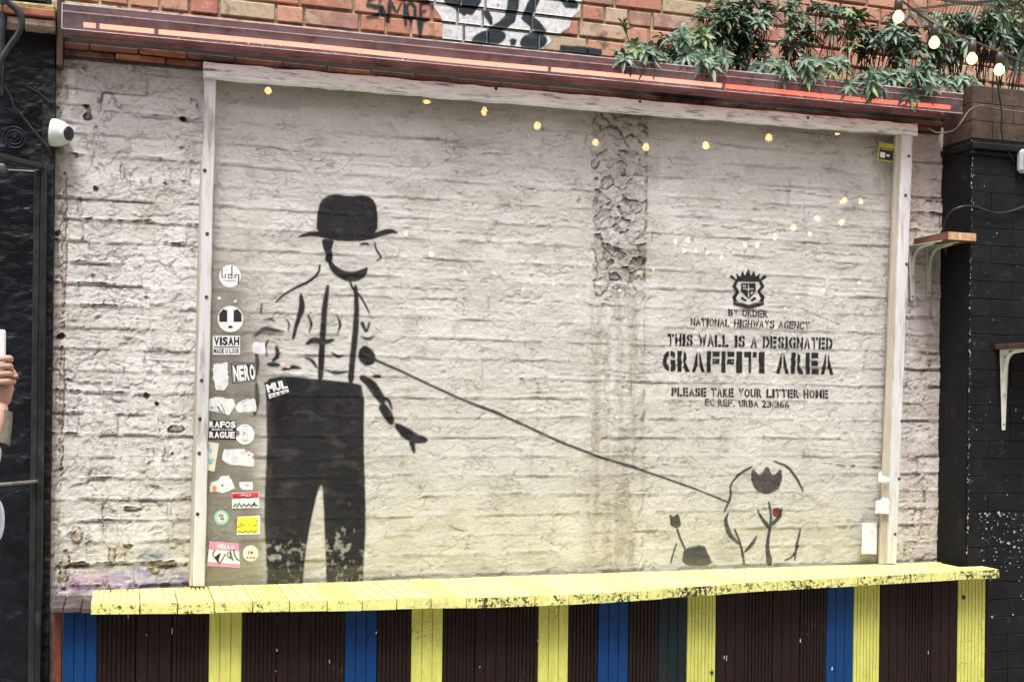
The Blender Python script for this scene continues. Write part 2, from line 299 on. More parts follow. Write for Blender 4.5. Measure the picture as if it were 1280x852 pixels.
# chopped pilaster scar
cx0, cx1 = P2(742, 250)[0], P2(808, 250)[0]; zt, zb = P2(775, 140)[1], P2(775, 372)[1]
en = .030*fbm(GX, GZ, .08, .06, 5, 101)
scar = ss(cx0-.006, cx0+.01, GX+en)*(1-ss(cx1-.006, cx1+.004, GX+en*.4))
scz = ss(zb-.05, zb+.06, GZ+4*en)*scar
H -= scar*.004
chunk = fbm(GX+.02*fbm(GX, GZ, .03, .03, 2, 103), GZ, .085, .06, 5, 107, True); pl = fbm(GX, GZ, .05, .04, 3, 109)
sv = RNG.uniform((cx0-.03, zb-.1), (cx1+.03, zt+.15), (150, 2)); best = np.full(GX.shape, 9.0); sec = np.full(GX.shape, 9.0); fac_ = np.zeros(GX.shape)
wx2 = GX+.012*fbm(GX, GZ, .03, .03, 3, 104); wz2 = GZ+.012*fbm(GX, GZ, .03, .03, 3, 106)
for (sx_, sz_), hh, tx_, tz_ in zip(sv, RNG.uniform(-.011, .012, 150), RNG.uniform(-.25, .25, 150), RNG.uniform(-.45, .2, 150)):
    d = np.hypot(wx2-sx_, (wz2-sz_)*1.2); c_ = d < best; sec = np.where(c_, best, np.minimum(sec, d)); fac_ = np.where(c_, hh+tx_*(GX-sx_)+tz_*(GZ-sz_), fac_); best = np.minimum(best, d)
H += scz*(-.005+.42*fac_-.0015*(1-ss(0, .005, sec-best))+.008*chunk+.004*fbm(GX, GZ, .035, .03, 3, 119)+.003*fbm(GX, GZ, .014, .012, 3, 113))
H += scar*(1-scz)*(.005*fbm(GX, GZ, .03, .05, 4, 117)+.003*chunk*ss(-.2, .3, low2))
# bare patches low on the left, crumbled left edge
bare = np.zeros(GX.shape)
for px, py, rx, rz in ((95,670,.022,.026),(139,695,.012,.030),(98,705,.03,.010),(82,700,.012,.04),(78,720,.014,.05),(205,704,.065,.010),(193,712,.02,.014),(160,682,.018,.008),(220,535,.03,.012),(80,310,.008,.25),(77,500,.008,.22),(165,635,.03,.008)):
    x, z = P2(px, py); d = np.sqrt(((GX-x)/rx)**2+((GZ-z)/rz)**2)+.8*fbm(GX, GZ, .03, .025, 4, 121); bare = np.maximum(bare, 1-ss(.8, 1.1, d))
H -= bare*.007; H += bare*.003*fbm(GX, GZ, .02, .02, 3, 127)
edge = 1-ss(X0, X0+.035, GX+.02*fbm(GX, GZ, .05, .05, 3, 131)); H -= edge*.012
H = np.clip(H, -.035, .026)
# albedo (paint, dirt, bare stone, shade under the ledge), per vertex
def C3(*c): return np.array(c)[None, None, :]
def lerp(a, b, t): return a*(1-t[..., None])+b*t[..., None]
white = lerp(C3(.70, .697, .685), C3(.78, .78, .775), ss(-.3, .3, low)[...])
white = lerp(white, C3(.56, .55, .525), .50*ss(-.05, .45, fbm(GX, GZ, .5, .3, 5, 141)))
white = lerp(white, C3(.60, .595, .57), .6*(1-ss(1.0, 1.75, GZ+.12*fbm(GX, GZ, .5, .3, 3, 143)))*(1-.55*strip))      # yellowed foot of the wall
white = lerp(white, C3(.42, .39, .34), .45*ss(.15, .5, fbm(GX, GZ, .12, .10, 5, 147))*(1-.3*strip))
bt = RNG.uniform(0, 1, nb+2)[bid]; white = white*(1-.15*bt*inb*(.5+.5*strip))[..., None]
white = lerp(white, C3(.52, .46, .41), .6*strip*ss(.0, .4, fbm(GX, GZ, .15, .2, 3, 149)))
jd = np.clip(jb*bedw*.5+jv*verw*.22, 0, 1)*(.75+.15*strip)*ss(-.35, .3, fbm(GX, GZ, .09, .03, 3, 151)); white = lerp(white, C3(.20, .17, .13), jd*.75)
white = lerp(white, C3(.09, .075, .055), np.clip(crk, 0, 1)*.6)
# scar and its grey run-down stains
sgrey = scz*ss(-.2, .35, fbm(GX, GZ, .09, .12, 4, 153)); white = lerp(white, C3(.36, .335, .29), sgrey*.22)
sc2 = scz*ss(.0, .10, GZ-zb-.02)*(1-ss(.16, .24, GZ-zb)); white = lerp(white, C3(.27, .245, .20), sc2*.45)
stn = ss(cx0-.05, cx0+.02, GX)*(1-ss(cx1-.02, cx1+.03, GX))*(1-scz)*ss(-.35, .3, fbm(GX, GZ, .05, .5, 4, 157)); white = lerp(white, C3(.33, .30, .24), stn*.50)
for px in (748, 792, 668): x = P2(px, 500)[0]; s_ = np.exp(-((GX-x+.006*low)/.014)**2)*(1-ss(1.7, 2.2, GZ)); white = lerp(white, C3(.28, .25, .19), s_*.35*ss(-.2, .3, fbm(GX, GZ, .02, .3, 3, 159)))
gd = ss(-.1, .35, fbm(GX, GZ, .25, .12, 5, 161))*(1-ss(.96, 1.25, GZ))*(1-strip); white = lerp(white, C3(.22, .20, .15), gd*.45)
tp = ss(2.62, 2.84, GZ+.06*fbm(GX, GZ, .2, .2, 3, 165)); white = lerp(white, C3(.30, .27, .22), tp*.38*(1-.85*strip))               # the ledge's shade, with soot, put into the wall colour
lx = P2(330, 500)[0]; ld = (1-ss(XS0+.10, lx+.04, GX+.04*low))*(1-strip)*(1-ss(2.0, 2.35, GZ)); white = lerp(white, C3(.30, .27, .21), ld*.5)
white = lerp(white, C3(.46, .33, .15), bare*ss(-.4, .3, fbm(GX, GZ, .04, .04, 3, 167))*.9); white = lerp(white, C3(.22, .17, .12), bare*ss(.1, .4, fbm(GX, GZ, .03, .03, 3, 169))*.8)
for px, py, rx, rz, c, am in ((180,722,.20,.05,(.22,.20,.36),.75),(222,720,.06,.03,(.07,.06,.10),.8),(175,728,.22,.04,(.45,.38,.55),.6),(192,693,.06,.025,(.10,.18,.26),.7),(215,682,.05,.03,(.20,.20,.20),.5),(110,728,.08,.035,(.62,.25,.42),.6),(130,735,.12,.04,(.50,.38,.50),.5),(262,722,.05,.03,(.3,.27,.28),.4)):
    x, z = P2(px, py); d = np.sqrt(((GX-x)/rx)**2+((GZ-z)/rz)**2)+.9*fbm(GX, GZ, .05, .025, 4, 173); white = lerp(white, C3(*c), min(1, am*1.15)*(1-ss(.55, 1.35, d))*(1-bare))
white = lerp(white, C3(.06, .045, .035), hole*.75)
white = lerp(white, C3(.34, .24, .20), edge*.55)
white = lerp(white, C3(.66, .65, .62), .5*ss(.25, .6, rg)*(1-crk)*(.3+.7*strip))
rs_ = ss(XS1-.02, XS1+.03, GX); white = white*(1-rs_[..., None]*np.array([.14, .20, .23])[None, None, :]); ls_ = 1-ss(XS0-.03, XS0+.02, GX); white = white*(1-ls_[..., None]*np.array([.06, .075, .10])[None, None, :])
white = np.clip(white, .01, .85)
dHx = np.gradient(H, STEP, axis=1); dHz = np.gradient(H, STEP, axis=0)
NRM = np.stack([dHx, -np.ones_like(H), dHz], -1); NRM /= np.linalg.norm(NRM, axis=-1, keepdims=True)
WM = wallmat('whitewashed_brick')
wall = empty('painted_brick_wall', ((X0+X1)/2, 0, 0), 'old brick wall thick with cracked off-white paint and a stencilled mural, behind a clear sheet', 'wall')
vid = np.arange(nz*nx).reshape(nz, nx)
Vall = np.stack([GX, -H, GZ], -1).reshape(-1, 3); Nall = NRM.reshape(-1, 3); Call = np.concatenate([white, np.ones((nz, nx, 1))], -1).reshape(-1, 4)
cb = bid[:-1, :-1]; cellq = np.stack([vid[:-1, :-1], vid[:-1, 1:], vid[1:, 1:], vid[1:, :-1]], -1)
flat = cb.ravel(); order = np.argsort(flat, kind='stable'); sorted_ids = flat[order]; uq, st = np.unique(sorted_ids, return_index=True); st = np.append(st, len(flat))
quads = cellq.reshape(-1, 4)
info = []
for i, u in enumerate(uq):
    q = quads[order[st[i]:st[i+1]]]; c = Vall[q.ravel()].mean(0)
    zc_ = (Vector(c)-CAMP).dot(fw); vis = c[2] > 1.0 and c[2] < 2.86 and len(q) > 60
    info.append(((len(q)/zc_**2) if vis else 0, q))
info.sort(key=lambda t: -t[0])
def surf(name, q, back, **kw):
    """piece of the wall: front cells plus a skirt that runs back into the wall"""
    u, inv = np.unique(q, return_inverse=True); q2 = inv.reshape(-1, 4); V = Vall[u]; N_ = Nall[u]; Cc = Call[u]
    e = np.concatenate([q2[:, [0, 1]], q2[:, [1, 2]], q2[:, [2, 3]], q2[:, [3, 0]]]); k = e[:, 0].astype(np.int64)*10**7+e[:, 1]; kr = e[:, 1].astype(np.int64)*10**7+e[:, 0]
    be = e[~np.isin(k, kr)]; n = len(V); m = len(be)
    if back:
        a = V[be[:, 0]]; b = V[be[:, 1]]; ab = a.copy(); ab[:, 1] = back; bb = b.copy(); bb[:, 1] = back
        V = np.concatenate([V, a, b, bb, ab]); i = np.arange(m)
        f2 = np.stack([n+m+i, n+i, n+3*m+i, n+2*m+i], -1); q2 = np.concatenate([q2, f2])
        dn = np.tile([[0, -1., 0]], (4*m, 1)); N_ = np.concatenate([N_, dn]); Cc = np.concatenate([Cc, np.tile(Call[u].mean(0), (4*m, 1))])
    return mk(name, V, q2.tolist() if len(V) < 3000 else q2, WM, wall, normals=N_, attrs={'Col': ('FLOAT_COLOR', Cc)}, **kw)
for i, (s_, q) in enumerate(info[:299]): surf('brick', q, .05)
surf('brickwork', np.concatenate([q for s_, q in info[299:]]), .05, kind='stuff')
MB().box((X0, -.004, 0), (X1, .12, Z0)).build('lower_wall', mat('dark_brick_foot', (.16, .12, .10), .9, .2, 12, .004, 40), wall)
MB().box((X0, .05, Z0+.002), (X1, .12, Z1)).build('wall_core', mat('dark_brick_foot', (.16, .12, .10)), wall)

def Hs(X, Z):       # bilinear sample of the relief
    a = np.clip((X-X0)/STEP, 0, nx-1.001); b = np.clip((Z-Z0)/STEP, 0, nz-1.001); i = a.astype(int); j = b.astype(int); u = a-i; v = b-j
    return (H[j, i]*(1-u)+H[j, i+1]*u)*(1-v)+(H[j+1, i]*(1-u)+H[j+1, i+1]*u)*v
def decal(name, maskfn, bbox, material, parent, surffn, label=None, res=.002, lift=.0012, flake=.5, fscale=.02, ybase=0.0, soft=1, fade=None):
    x0, z0, x1, z1 = bbox; X, Z = np.meshgrid(np.arange(x0, x1, res), np.arange(z0, z1, res))
    jx = X+.0012*fbm(X, Z, .006, .006, 2, 201); jz = Z+.0012*fbm(X, Z, .006, .006, 2, 205)
    A = sum(maskfn(jx+ox*res*.33, jz+oz*res*.33).astype(float) for ox, oz in ((-1, -1), (1, -1), (-1, 1), (1, 1), (0, 0)))/5
    for _ in range(soft):
        B = A.copy(); B[1:-1, 1:-1] = (A[1:-1, 1:-1]*2+A[:-2, 1:-1]+A[2:, 1:-1]+A[1:-1, :-2]+A[1:-1, 2:])/6; A = B
    if flake > 0:
        n = fbm(X, Z, fscale, fscale, 4, 211)
        if fade: n = .6*n+.5*fbm(X, Z, .06, .05, 5, 213)
        if fade: n = n+fade[1]*(1-ss(fade[0]-.06, fade[0]+.10, Z+.08*fbm(X, Z, .09, .07, 3, 215)))
        A = A*(1-(.72 if fade else .9)*ss(.60-.5*flake, (.86 if fade else .72)-.45*flake, n)); A = A*(1-.22*ss(-.1, .5, fbm(X, Z, .10, .05, 4, 221)))
    keep = A > .04; cells = keep[:-1, :-1] | keep[1:, :-1] | keep[:-1, 1:] | keep[1:, 1:]
    vi = np.arange(X.size).reshape(X.shape); q = np.stack([vi[:-1, :-1], vi[:-1, 1:], vi[1:, 1:], vi[1:, :-1]], -1)[cells]
    u, inv = np.unique(q, return_inverse=True); Xf, Zf = X.ravel()[u], Z.ravel()[u]; h = surffn(Xf, Zf)
    V = np.stack([Xf, ybase-h-lift, Zf], -1); q = inv.reshape(-1, 4)
    e = .003; gx = (surffn(Xf+e, Zf)-surffn(Xf-e, Zf))/(2*e); gz = (surffn(Xf, Zf+e)-surffn(Xf, Zf-e))/(2*e); N_ = np.stack([gx, -np.ones_like(gx), gz], -1); N_ /= np.linalg.norm(N_, axis=-1, keepdims=True)
    return mk(name, V, q.tolist() if len(V) < 3000 else q, material, parent, normals=N_, label=label, attrs={'paint': ('FLOAT', A.ravel()[u])})
def strokepoly(P, wds):
    """px polyline with widths -> px polygon"""
    L_, R_ = [], []
    for i, (x, y) in enumerate(P):
        a, b = P[max(0, i-1)], P[min(len(P)-1, i+1)]; dx, dy = b[0]-a[0], b[1]-a[1]; l = math.hypot(dx, dy) or 1; wv = wds[i] if isinstance(wds, (list, tuple)) else wds
        L_.append((x-dy/l*wv/2, y+dx/l*wv/2)); R_.append((x+dy/l*wv/2, y-dx/l*wv/2))
    return L_+R_[::-1]
def chaikin(P, k=2):
    for _ in range(k): P = [q_ for a_, b_ in zip(P, P[1:]+P[:1]) for q_ in ((a_[0]*.78+b_[0]*.22, a_[1]*.78+b_[1]*.22), (a_[0]*.22+b_[0]*.78, a_[1]*.22+b_[1]*.78))]
    return P
def polymask(polys, y=0, sm=0):
    if sm: polys = [chaikin(P, sm) for P in polys]
    W = [[(wp(px, py, y).x, wp(px, py, y).z) for px, py in P] for P in polys]; A = np.concatenate([np.array(p) for p in W])
    def fn(X, Z):
        m = np.zeros(X.shape, bool)
        for P in W:
            B = np.array(P); j0, j1 = np.searchsorted(X[0], [B[:, 0].min()-.004, B[:, 0].max()+.004]); i0, i1 = np.searchsorted(Z[:, 0], [B[:, 1].min()-.004, B[:, 1].max()+.004])
            s_ = (slice(i0, i1), slice(j0, j1)); m[s_] |= inpoly(X[s_], Z[s_], P)
        return m
    return fn, (A[:, 0].min()-.006, A[:, 1].min()-.006, A[:, 0].max()+.006, A[:, 1].max()+.006)

# ---- glyphs from the built-in font: triangles per character in a unit box
GL = {}
def glyph(ch, bold=.03):
    if (ch, bold) in GL: return GL[ch, bold]
    cu = bpy.data.curves.new('glyph', 'FONT'); cu.body = ch; cu.offset = bold; cu.resolution_u = 3
    ob = bpy.data.objects.new('glyph', cu); COL.objects.link(ob); bpy.context.view_layer.update()
    me = bpy.data.meshes.new_from_object(ob.evaluated_get(bpy.context.evaluated_depsgraph_get())); me.calc_loop_triangles()
    V = [(v.co.x, v.co.y) for v in me.vertices]; T = [tuple(V[i] for i in t.vertices) for t in me.loop_triangles]
    if V:
        A = np.array(V); GL[ch, bold] = (T, A[:, 0].min(), A[:, 0].max(), A[:, 1].min(), A[:, 1].max())
    else: GL[ch, bold] = ([], 0, .3, 0, .7)
    bpy.data.objects.remove(ob); bpy.data.meshes.remove(me); bpy.data.curves.remove(cu); return GL[ch, bold]
def text_tris(s, quad, bold=.03, gap=.12, spacew=.45, narrow='I1.,/\'', slit=0):
    """triangles of string s fitted cell by cell into a px quad (tl,tr,br,bl); returns px triangles and slit quads"""
    wd = [(.45 if c in narrow else 1.25 if c in 'MW' else spacew if c == ' ' else 1)for c in s]; tot = sum(wd)+gap*(len(s)-1)
    (ax, ay), (bx, by), (cx_, cy_), (dx, dy) = quad
    def mp(u, v): return (ax*(1-u)*(1-v)+bx*u*(1-v)+cx_*u*v+dx*(1-u)*v, ay*(1-u)*(1-v)+by*u*(1-v)+cy_*u*v+dy*(1-u)*v)
    out, sl_, x = [], [], 0
    for c, w_ in zip(s, wd):
        if c != ' ':
            T, x0, x1, y0, y1 = glyph(c, bold)
            if c in '.,': y1 = y0+(y1-y0)*4.5
            for t in T: out.append([mp((x+w_*(px-x0)/(x1-x0))/tot, 1-(py-y0)/(y1-y0)) for px, py in t])
            if slit:
                f = {'O': .5, 'D': .42, 'A': .5, 'G': .55, 'R': .42, 'B': .42, 'P': .42, 'E': .38, 'F': .38, 'H': .5, 'N': .5, 'S': .5, 'M': .5, 'U': .5, 'W': .5, 'Y': .5, '6': .5, '3': .5, '8': .5, 'T': .62, 'C': .5, 'L': .42}.get(c)
                if f: u0, u1 = (x+w_*(f-slit/2))/tot, (x+w_*(f+slit/2))/tot; sl_.append([mp(u0, -.1), mp(u1, -.1), mp(u1, 1.1), mp(u0, 1.1)])
        x += w_+gap
    return out, sl_

# ---- the mural paint (a plain stand-in figure: man in a sun hat with a hose line to a plant)
INK = decalmat('black_stencil_paint', (.010, .011, .015)); INK2 = decalmat('faded_dark_stencil_paint', (.05, .052, .055)); REDP = decalmat('dull_red_stencil_paint', (.12, .028, .026)); GREYP = decalmat('grey_stencil_paint', (.13, .13, .11))
S = strokepoly
fn, bb = polymask([
    [(396,291),(396,268),(401,250),(416,242),(436,246),(457,244),(469,252),(472,270),(471,291),(450,297),(420,298)],
    S([(372,296),(392,291),(425,298),(460,297),(488,288),(497,291)], [2,6,7,7,6,2]),
    [(402,298),(404,310),(408,318),(406,326),(412,330),(416,322),(414,310),(418,300)],
    [(410,318),(416,330),(428,338),(442,340),(454,336),(460,333),(458,344),(448,351),(434,352),(420,345),(411,334)],
    S([(468,302),(470,312),(477,322),(470,326)], [1.5,1.8,2.2,1.4]), S([(449,306),(456,304),(462,306)], [1.5,3,1.5]), S([(400,330),(398,342),(386,352),(368,360),(352,370),(344,378)], [2,2.6,3,3,2,1.5]), S([(436,346),(440,360),(452,372),(462,392)], [2,3,2,1.5])], sm=1)
decal('stencilled_head', fn, bb, INK, wall, Hs, 'black stencilled head of a man in a brimmed hat', flake=.3, soft=2)
fn, bb = polymask([
    S([(410,356),(406,380),(404,410),(402,440),(400,474)], [4,6,7,7,7]), S([(444,356),(446,385),(444,420),(440,450),(438,478)], [4,6,7,7,7]),
    S([(376,366),(378,385),(372,400),(366,424)], [3,8,5,3]), S([(327,378),(326,392)], 2.2), S([(318,420),(330,410),(345,413),(356,414)], [3,6,4,1.5]), S([(320,440),(322,452),(320,470)], [3,5,3]),
    S([(345,432),(348,444),(340,452)], [3,6,3]), S([(334,455),(350,456)], 5), S([(352,462),(366,458),(376,460)], [3,5,2]), S([(382,430),(392,424),(404,428),(418,424)], [3,8,7,3]),
    [(448,438),(456,430),(468,440),(470,452),(458,458),(448,450)], S([(452,402),(458,416),(462,402)], [5,4,3]),
    S([(450,470),(462,478),(472,492),(480,504)], [6,11,12,7]), S([(466,470),(476,470)], 4), S([(476,505),(486,520),(490,530)], [10,12,6]), S([(494,530),(508,542),(520,548),(534,550)], [6,14,12,6]), S([(514,550),(518,566)], [8,3]),
    [(356,470),(400,474),(438,478),(455,482),(454,560),(457,640),(455,690),(452,750),(409,750),(407,690),(405,640),(403,602),(397,612),(388,650),(380,700),(377,750),(334,750),(333,690),(330,640),(334,560),(333,500),(331,474)],
    S([(320,478),(322,500),(318,520)], [4,6,3]), S([(384,392),(390,404),(386,416)], [1.5,3,1]), S([(356,398),(362,404),(360,414)], [1,3,1]), S([(420,392),(426,404),(422,418)], [1,2.6,1]), S([(414,440),(422,446),(430,444)], [1,4,1]),
    S([(330,400),(338,398),(344,402)], [1,2.5,1]), S([(336,424),(330,434),(334,446)], [1,3.5,1]), S([(450,420),(460,424),(468,420)], [1,3,1]), S([(380,446),(390,450),(396,460)], [1,4,2]), S([(476,494),(486,500),(490,512)], [2,4,2]), S([(405,462),(420,466),(436,464)], [1,4,1])], sm=1)
decal('stencilled_body', fn, bb, INK, wall, Hs, 'black stencilled trousers, braces and shirt folds of the man', flake=.36, fscale=.022, fade=(1.17, .44), soft=4)
fn, bb = polymask([S([(452,440),(470,450),(500,463),(540,482),(580,500),(619,515),(655,531),(700,552),(750,571),(790,583),(830,597),(870,611),(912,628)], [3,3,2.6,2.8,2.6,3.2,2.4,2.6,3,3,2.2,2,2])])
decal('painted_line', fn, bb, INK2, wall, Hs, 'thin dark painted hose line running down across the wall', flake=.2)
fl = [S([(962,706),(958,680),(964,650),(961,626)], [8,4,3,2.5]), S([(930,706),(926,680),(918,660)], [3,3,2]), S([(992,700),(996,676),(1000,660)], [2,3,1.5]),
      [(944,612),(938,598),(940,584),(950,596),(958,580),(966,596),(976,584),(978,598),(972,612),(958,618)],
      [(838,650),(836,642),(842,646),(847,641),(850,648),(851,656),(845,660),(838,656)], S([(846,660),(850,672),(858,690)], 2.5), [(855,684),(880,680),(884,690),(892,706),(852,706)],
      S([(962,660),(952,648),(946,636)], [5,4,1]), S([(964,655),(974,646),(978,634)], [5,4,1]), S([(924,680),(912,668),(906,650),(911,640)], [2,6,5,1]), S([(930,690),(940,680),(946,668)], [2,5,1]),
      S([(905,640),(914,620),(912,606),(926,590),(940,583)], [2,3,1.8,3,1.8]), S([(966,576),(984,582),(996,598),(1004,614)], [1.8,3,3,2]), S([(838,704),(842,688),(846,678)], 1.8), S([(980,700),(990,695),(998,680)], 2)]
fn, bb = polymask(fl, sm=1); decal('painted_plant', fn, bb, INK2, wall, Hs, 'sketchy dark stencilled flowering plant at the foot of the wall', flake=.3)
fn, bb = polymask([[(971+6*math.cos(a), 640+6*math.sin(a)) for a in np.linspace(0, 6.28, 12)[:-1]]]); decal('painted_bud', fn, bb, REDP, wall, Hs, 'small dull red painted bud', flake=.2)
# crest
cr = [[(922,352),(920,341),(925,346),(928,338),(931,345),(935,336),(939,345),(942,338),(945,346),(950,341),(948,352)], S([(913,345),(920,350),(926,346)], [4,3,2]), S([(957,345),(950,350),(944,346)], [4,3,2]),
      S([(921,350),(917,358),(922,364),(917,372),(920,379)], [4,5,4,5,3]), S([(949,350),(953,358),(948,364),(953,372),(950,379)], [4,5,4,5,3]), [(926,354),(944,354),(944,364),(935,374),(926,364)],
      [(916,375),(926,378),(935,381),(944,378),(954,375),(954,381),(944,384),(935,386),(926,384),(916,381)], S([(926,372),(932,376)], 3), S([(944,372),(938,376)], 3)]
crs = [S([(935,355),(935,372)], 1.6), S([(928,361),(942,361)], 1.6), [(928,356),(932,356),(932,359),(928,359)], [(938,364),(942,364),(939,368),(937,368)], S([(917,378),(953,378)], .9)]
f1, bb = polymask(cr); f2, _ = polymask(crs)
decal('stencilled_crest', lambda X, Z: f1(X, Z) & ~f2(X, Z), bb, INK, wall, Hs, 'small black stencilled coat of arms with crown and ribbon', res=.0016, flake=.3)
for s_, q, bo, fk in (('BY ORDER', ((910,386),(959,388),(959,397),(910,395)), .035, .42), ('NATIONAL HIGHWAYS AGENCY', ((863,397),(1012,402),(1011,412),(863,407)), .03, .45),
    ('THIS WALL IS A DESIGNATED', ((834,417),(1040,422),(1040,437),(834,432)), .05, .40), ('GRAFFITI AREA', ((828,438),(1041,441),(1041,468),(828,464)), .055, .25),
    ('PLEASE TAKE YOUR LITTER HOME', ((839,484),(1034,487),(1034,498),(839,495)), .04, .42), ('EC REF. URBA 23/366', ((881,498),(986,501),(986,510),(881,507)), .03, .42)):
    T, SL = text_tris(s_, q, bo, .16, .6, slit=.13)
    f1, bb = polymask(T); f2, _ = polymask(SL)
    decal('stencilled_lettering', (lambda f1, f2: lambda X, Z: f1(X, Z) & ~f2(X, Z))(f1, f2), bb, INK, wall, Hs, 'black stencilled line reading '+s_, res=.0016, flake=fk, soft=1)

# =================================================================== red brick wall above, set back
UY = .50
brk = []
for i, (c, c2) in enumerate((((.48,.21,.14),(.36,.16,.12)), ((.54,.28,.19),(.44,.22,.15)), ((.42,.17,.12),(.52,.30,.21)), ((.46,.36,.24),(.38,.29,.20)), ((.52,.38,.27),(.49,.25,.17)), ((.36,.19,.15),(.44,.32,.23)))):
    brk.append(mat('weathered_brick_%s' % 'abcdef'[i], c, .85, .12, 18, .003, 60, col2=c2, dirt=(.12, .08, .06), dscale=9, damt=.22))
ub = empty('red_brick_wall', (1.9, UY, 0), 'weathered red and yellow stock brick wall rising behind the planted ledge', 'wall')
MB().box((-1.3, UY+.012, 2.6), (5.4, UY+.3, 4.2)).build('mortar', mat('ochre_mortar', (.36, .29, .19), .95, .25, 25, .006, 70, dirt=(.08, .06, .04), dscale=8, damt=.4), ub)
rb = random.Random(21); UB = []
for c in range(14):
    z = 2.985+c*.0755; x = -1.0+rb.uniform(0, .2)
    while x < 4.9:
        l = (.215 if rb.random() < .6 else .102)+rb.uniform(-.006, .006)
        if z < 3.8 and (x+l > -.6):
            dy = rb.uniform(-.004, .004)
            MB().box((x, UY+dy, z+rb.uniform(-.002, .002)), (x+l, UY+.1, z+.064+rb.uniform(-.002, .002)), .004).build('brick', rb.choice(brk if rb.random() < .7 else brk[:3]), ub)
            UB.append((x, x+l, z, z+.064, -dy))
        x += l+.011
def Hu(X, Z):
    h = np.full(X.shape, -.010)
    for a, b, c, d, e in UB: m = (X > a-.001) & (X < b+.001) & (Z > c-.001) & (Z < d+.001); h[m] = e
    return h
WHP = decalmat('white_masonry_paint', (.62, .62, .62)); BKP = decalmat('blue_black_brush_paint', (.020, .026, .032))
fn, bb = polymask([[(531,-14),(536,2),(546,14),(553,26),(553,50),(580,56),(610,62),(650,64),(672,66),(690,52),(686,44),(700,42),(712,34),(715,22),(724,14),(728,-2),(730,-14)]], UY)
decal('painted_patch', fn, bb, WHP, ub, Hu, 'white painted patch behind the black brushwork', res=.003, lift=.0016, flake=.30, fscale=.05, ybase=UY)
E_ = lambda cx, cy, rx, ry, a=0: [(cx+rx*math.cos(t)*math.cos(a)-ry*math.sin(t)*math.sin(a), cy+rx*math.cos(t)*math.sin(a)+ry*math.sin(t)*math.cos(a)) for t in np.linspace(0, 2*math.pi, 18)[:-1]]
fn, bb = polymask([[(552,-14),(556,4),(566,10),(574,15),(580,20),(584,17),(590,19),(596,11),(601,2),(604,-14)], S([(606,14),(612,24),(614,31)], [8,7,3]), S([(643,-14),(641,8),(637,24),(626,33),(612,36)], [14,14,14,12,3]), E_(611,48,22,10,-.2), E_(667,52,17,11,-.15), [(637,50),(641,48),(646,50),(644,56),(639,57)],
    S([(676,-14),(664,8),(658,22),(670,32),(680,42)], [10,12,14,12,8]), S([(700,-14),(712,4),(722,8)], [14,16,6]), S([(700,60),(730,63),(752,66)], [7,9,8])], UY)
decal('painted_shapes', fn, bb, BKP, ub, Hu, 'bold blue-black brushed shapes over the white patch', res=.003, lift=.003, flake=.15, ybase=UY)
fn, bb = polymask([S([(476,-6),(461,1),(458,6),(478,10),(480,15),(470,20),(457,22)], [2,3.5,4.5,5,6,4,2.5]), S([(485,28),(487,6),(485,-2),(496,16),(505,-4),(506,18),(507,32)], [4,4.5,4.5,4,4,4.5,3]), S([(509,6),(514,3),(519,10),(518,22),(512,24),(508,14),(509,6)], [4,3.5,4,4,4,4,4]), S([(537,4),(526,4),(525,14),(534,14),(526,15),(525,28),(536,24)], [4,4,4,4,4,4,4]), S([(525,24),(525,48)], [9,2])], UY)
decal('graffiti_tag', fn, bb, BKP, ub, Hu, 'black brushed graffiti tag reading SMOE', res=.003, lift=.003, flake=.1, ybase=UY)
MB().box((-1.3, .13, 2.93), (4.4, UY+.01, 2.96)).build('flat_roof', mat('dark_felt', (.05, .045, .04), .9, .2, 10, .004, 50), kind='structure')

# =================================================================== tile ledge and neon box
TZ = lambda x: .0053*(x+.2)
TL = [mat('red_clay_tile', (.30, .105, .06), .85, .2, 14, .003, 60, dirt=(.06, .035, .03), dscale=10, damt=.45), mat('dark_clay_tile', (.17, .07, .05), .85, .2, 14, .003, 60, dirt=(.04, .03, .025), dscale=10, damt=.5)]
tl = empty('tile_ledge', (1.5, 0, 2.83), 'double course of thin red clay tiles projecting along the top of the white wall', 'ledge')
rt_ = random.Random(5)
for row, (za, zb_, yf) in enumerate(((2.850, 2.869, -.030), (2.873, 2.892, -.040))):
    x = -.236-(.08 if row else 0)
    while x < 3.34:
        l = .168+rt_.uniform(-.006, .006); xa = max(x, -.236); xb = min(x+l-.004, 3.36)
        if xb-xa > .02:
            dz = TZ((xa+xb)/2)+rt_.uniform(-.0015, .0015); dy = rt_.uniform(-.005, .005)
            MB().box((xa, yf+dy, za+dz), (xb, .11, zb_+dz), .003).build('tile', TL[0] if xa < 1.0 and rt_.random() < .7 else TL[1], tl)
        x += l
def slopebox(mb, x0, x1, y0, y1, z0, z1):
    V = [(x, y, z+TZ(x)) for x in (x0, x1) for y in (y0, y1) for z in (z0, z1)]
    mb.add(V, [(0, 1, 3, 2), (4, 6, 7, 5), (0, 4, 5, 1), (2, 3, 7, 6), (0, 2, 6, 4), (1, 5, 7, 3)]); return mb
slopebox(MB(), -.236, 3.36, -.020, .11, 2.8935, 2.935).build('dark_timber', mat('sooty_timber', (.030, .022, .018), .85, .3, 12, .004, 40, stretch=(.2, 1, 1)), tl)
slopebox(MB(), -.236, 3.36, -.022, .11, 2.8695, 2.8725).build('mortar', mat('sooty_timber', (.03, .02, .018)), tl)
slopebox(MB(), X0, 3.36, -.020, .11, 2.842, 2.8495).build('mortar', mat('dark_mortar', (.06, .045, .035), .95, .3, 30, .004, 60), tl)
neon = empty('neon_strip_light', (1.5, -.1, 2.93), 'long clear casing with a glowing orange neon tube above the tile ledge', 'neon light')
NX0, NX1, NY0, NY1, NZ0, NZ1 = -.236, 3.36, -.165, -.085, 2.901, 2.985
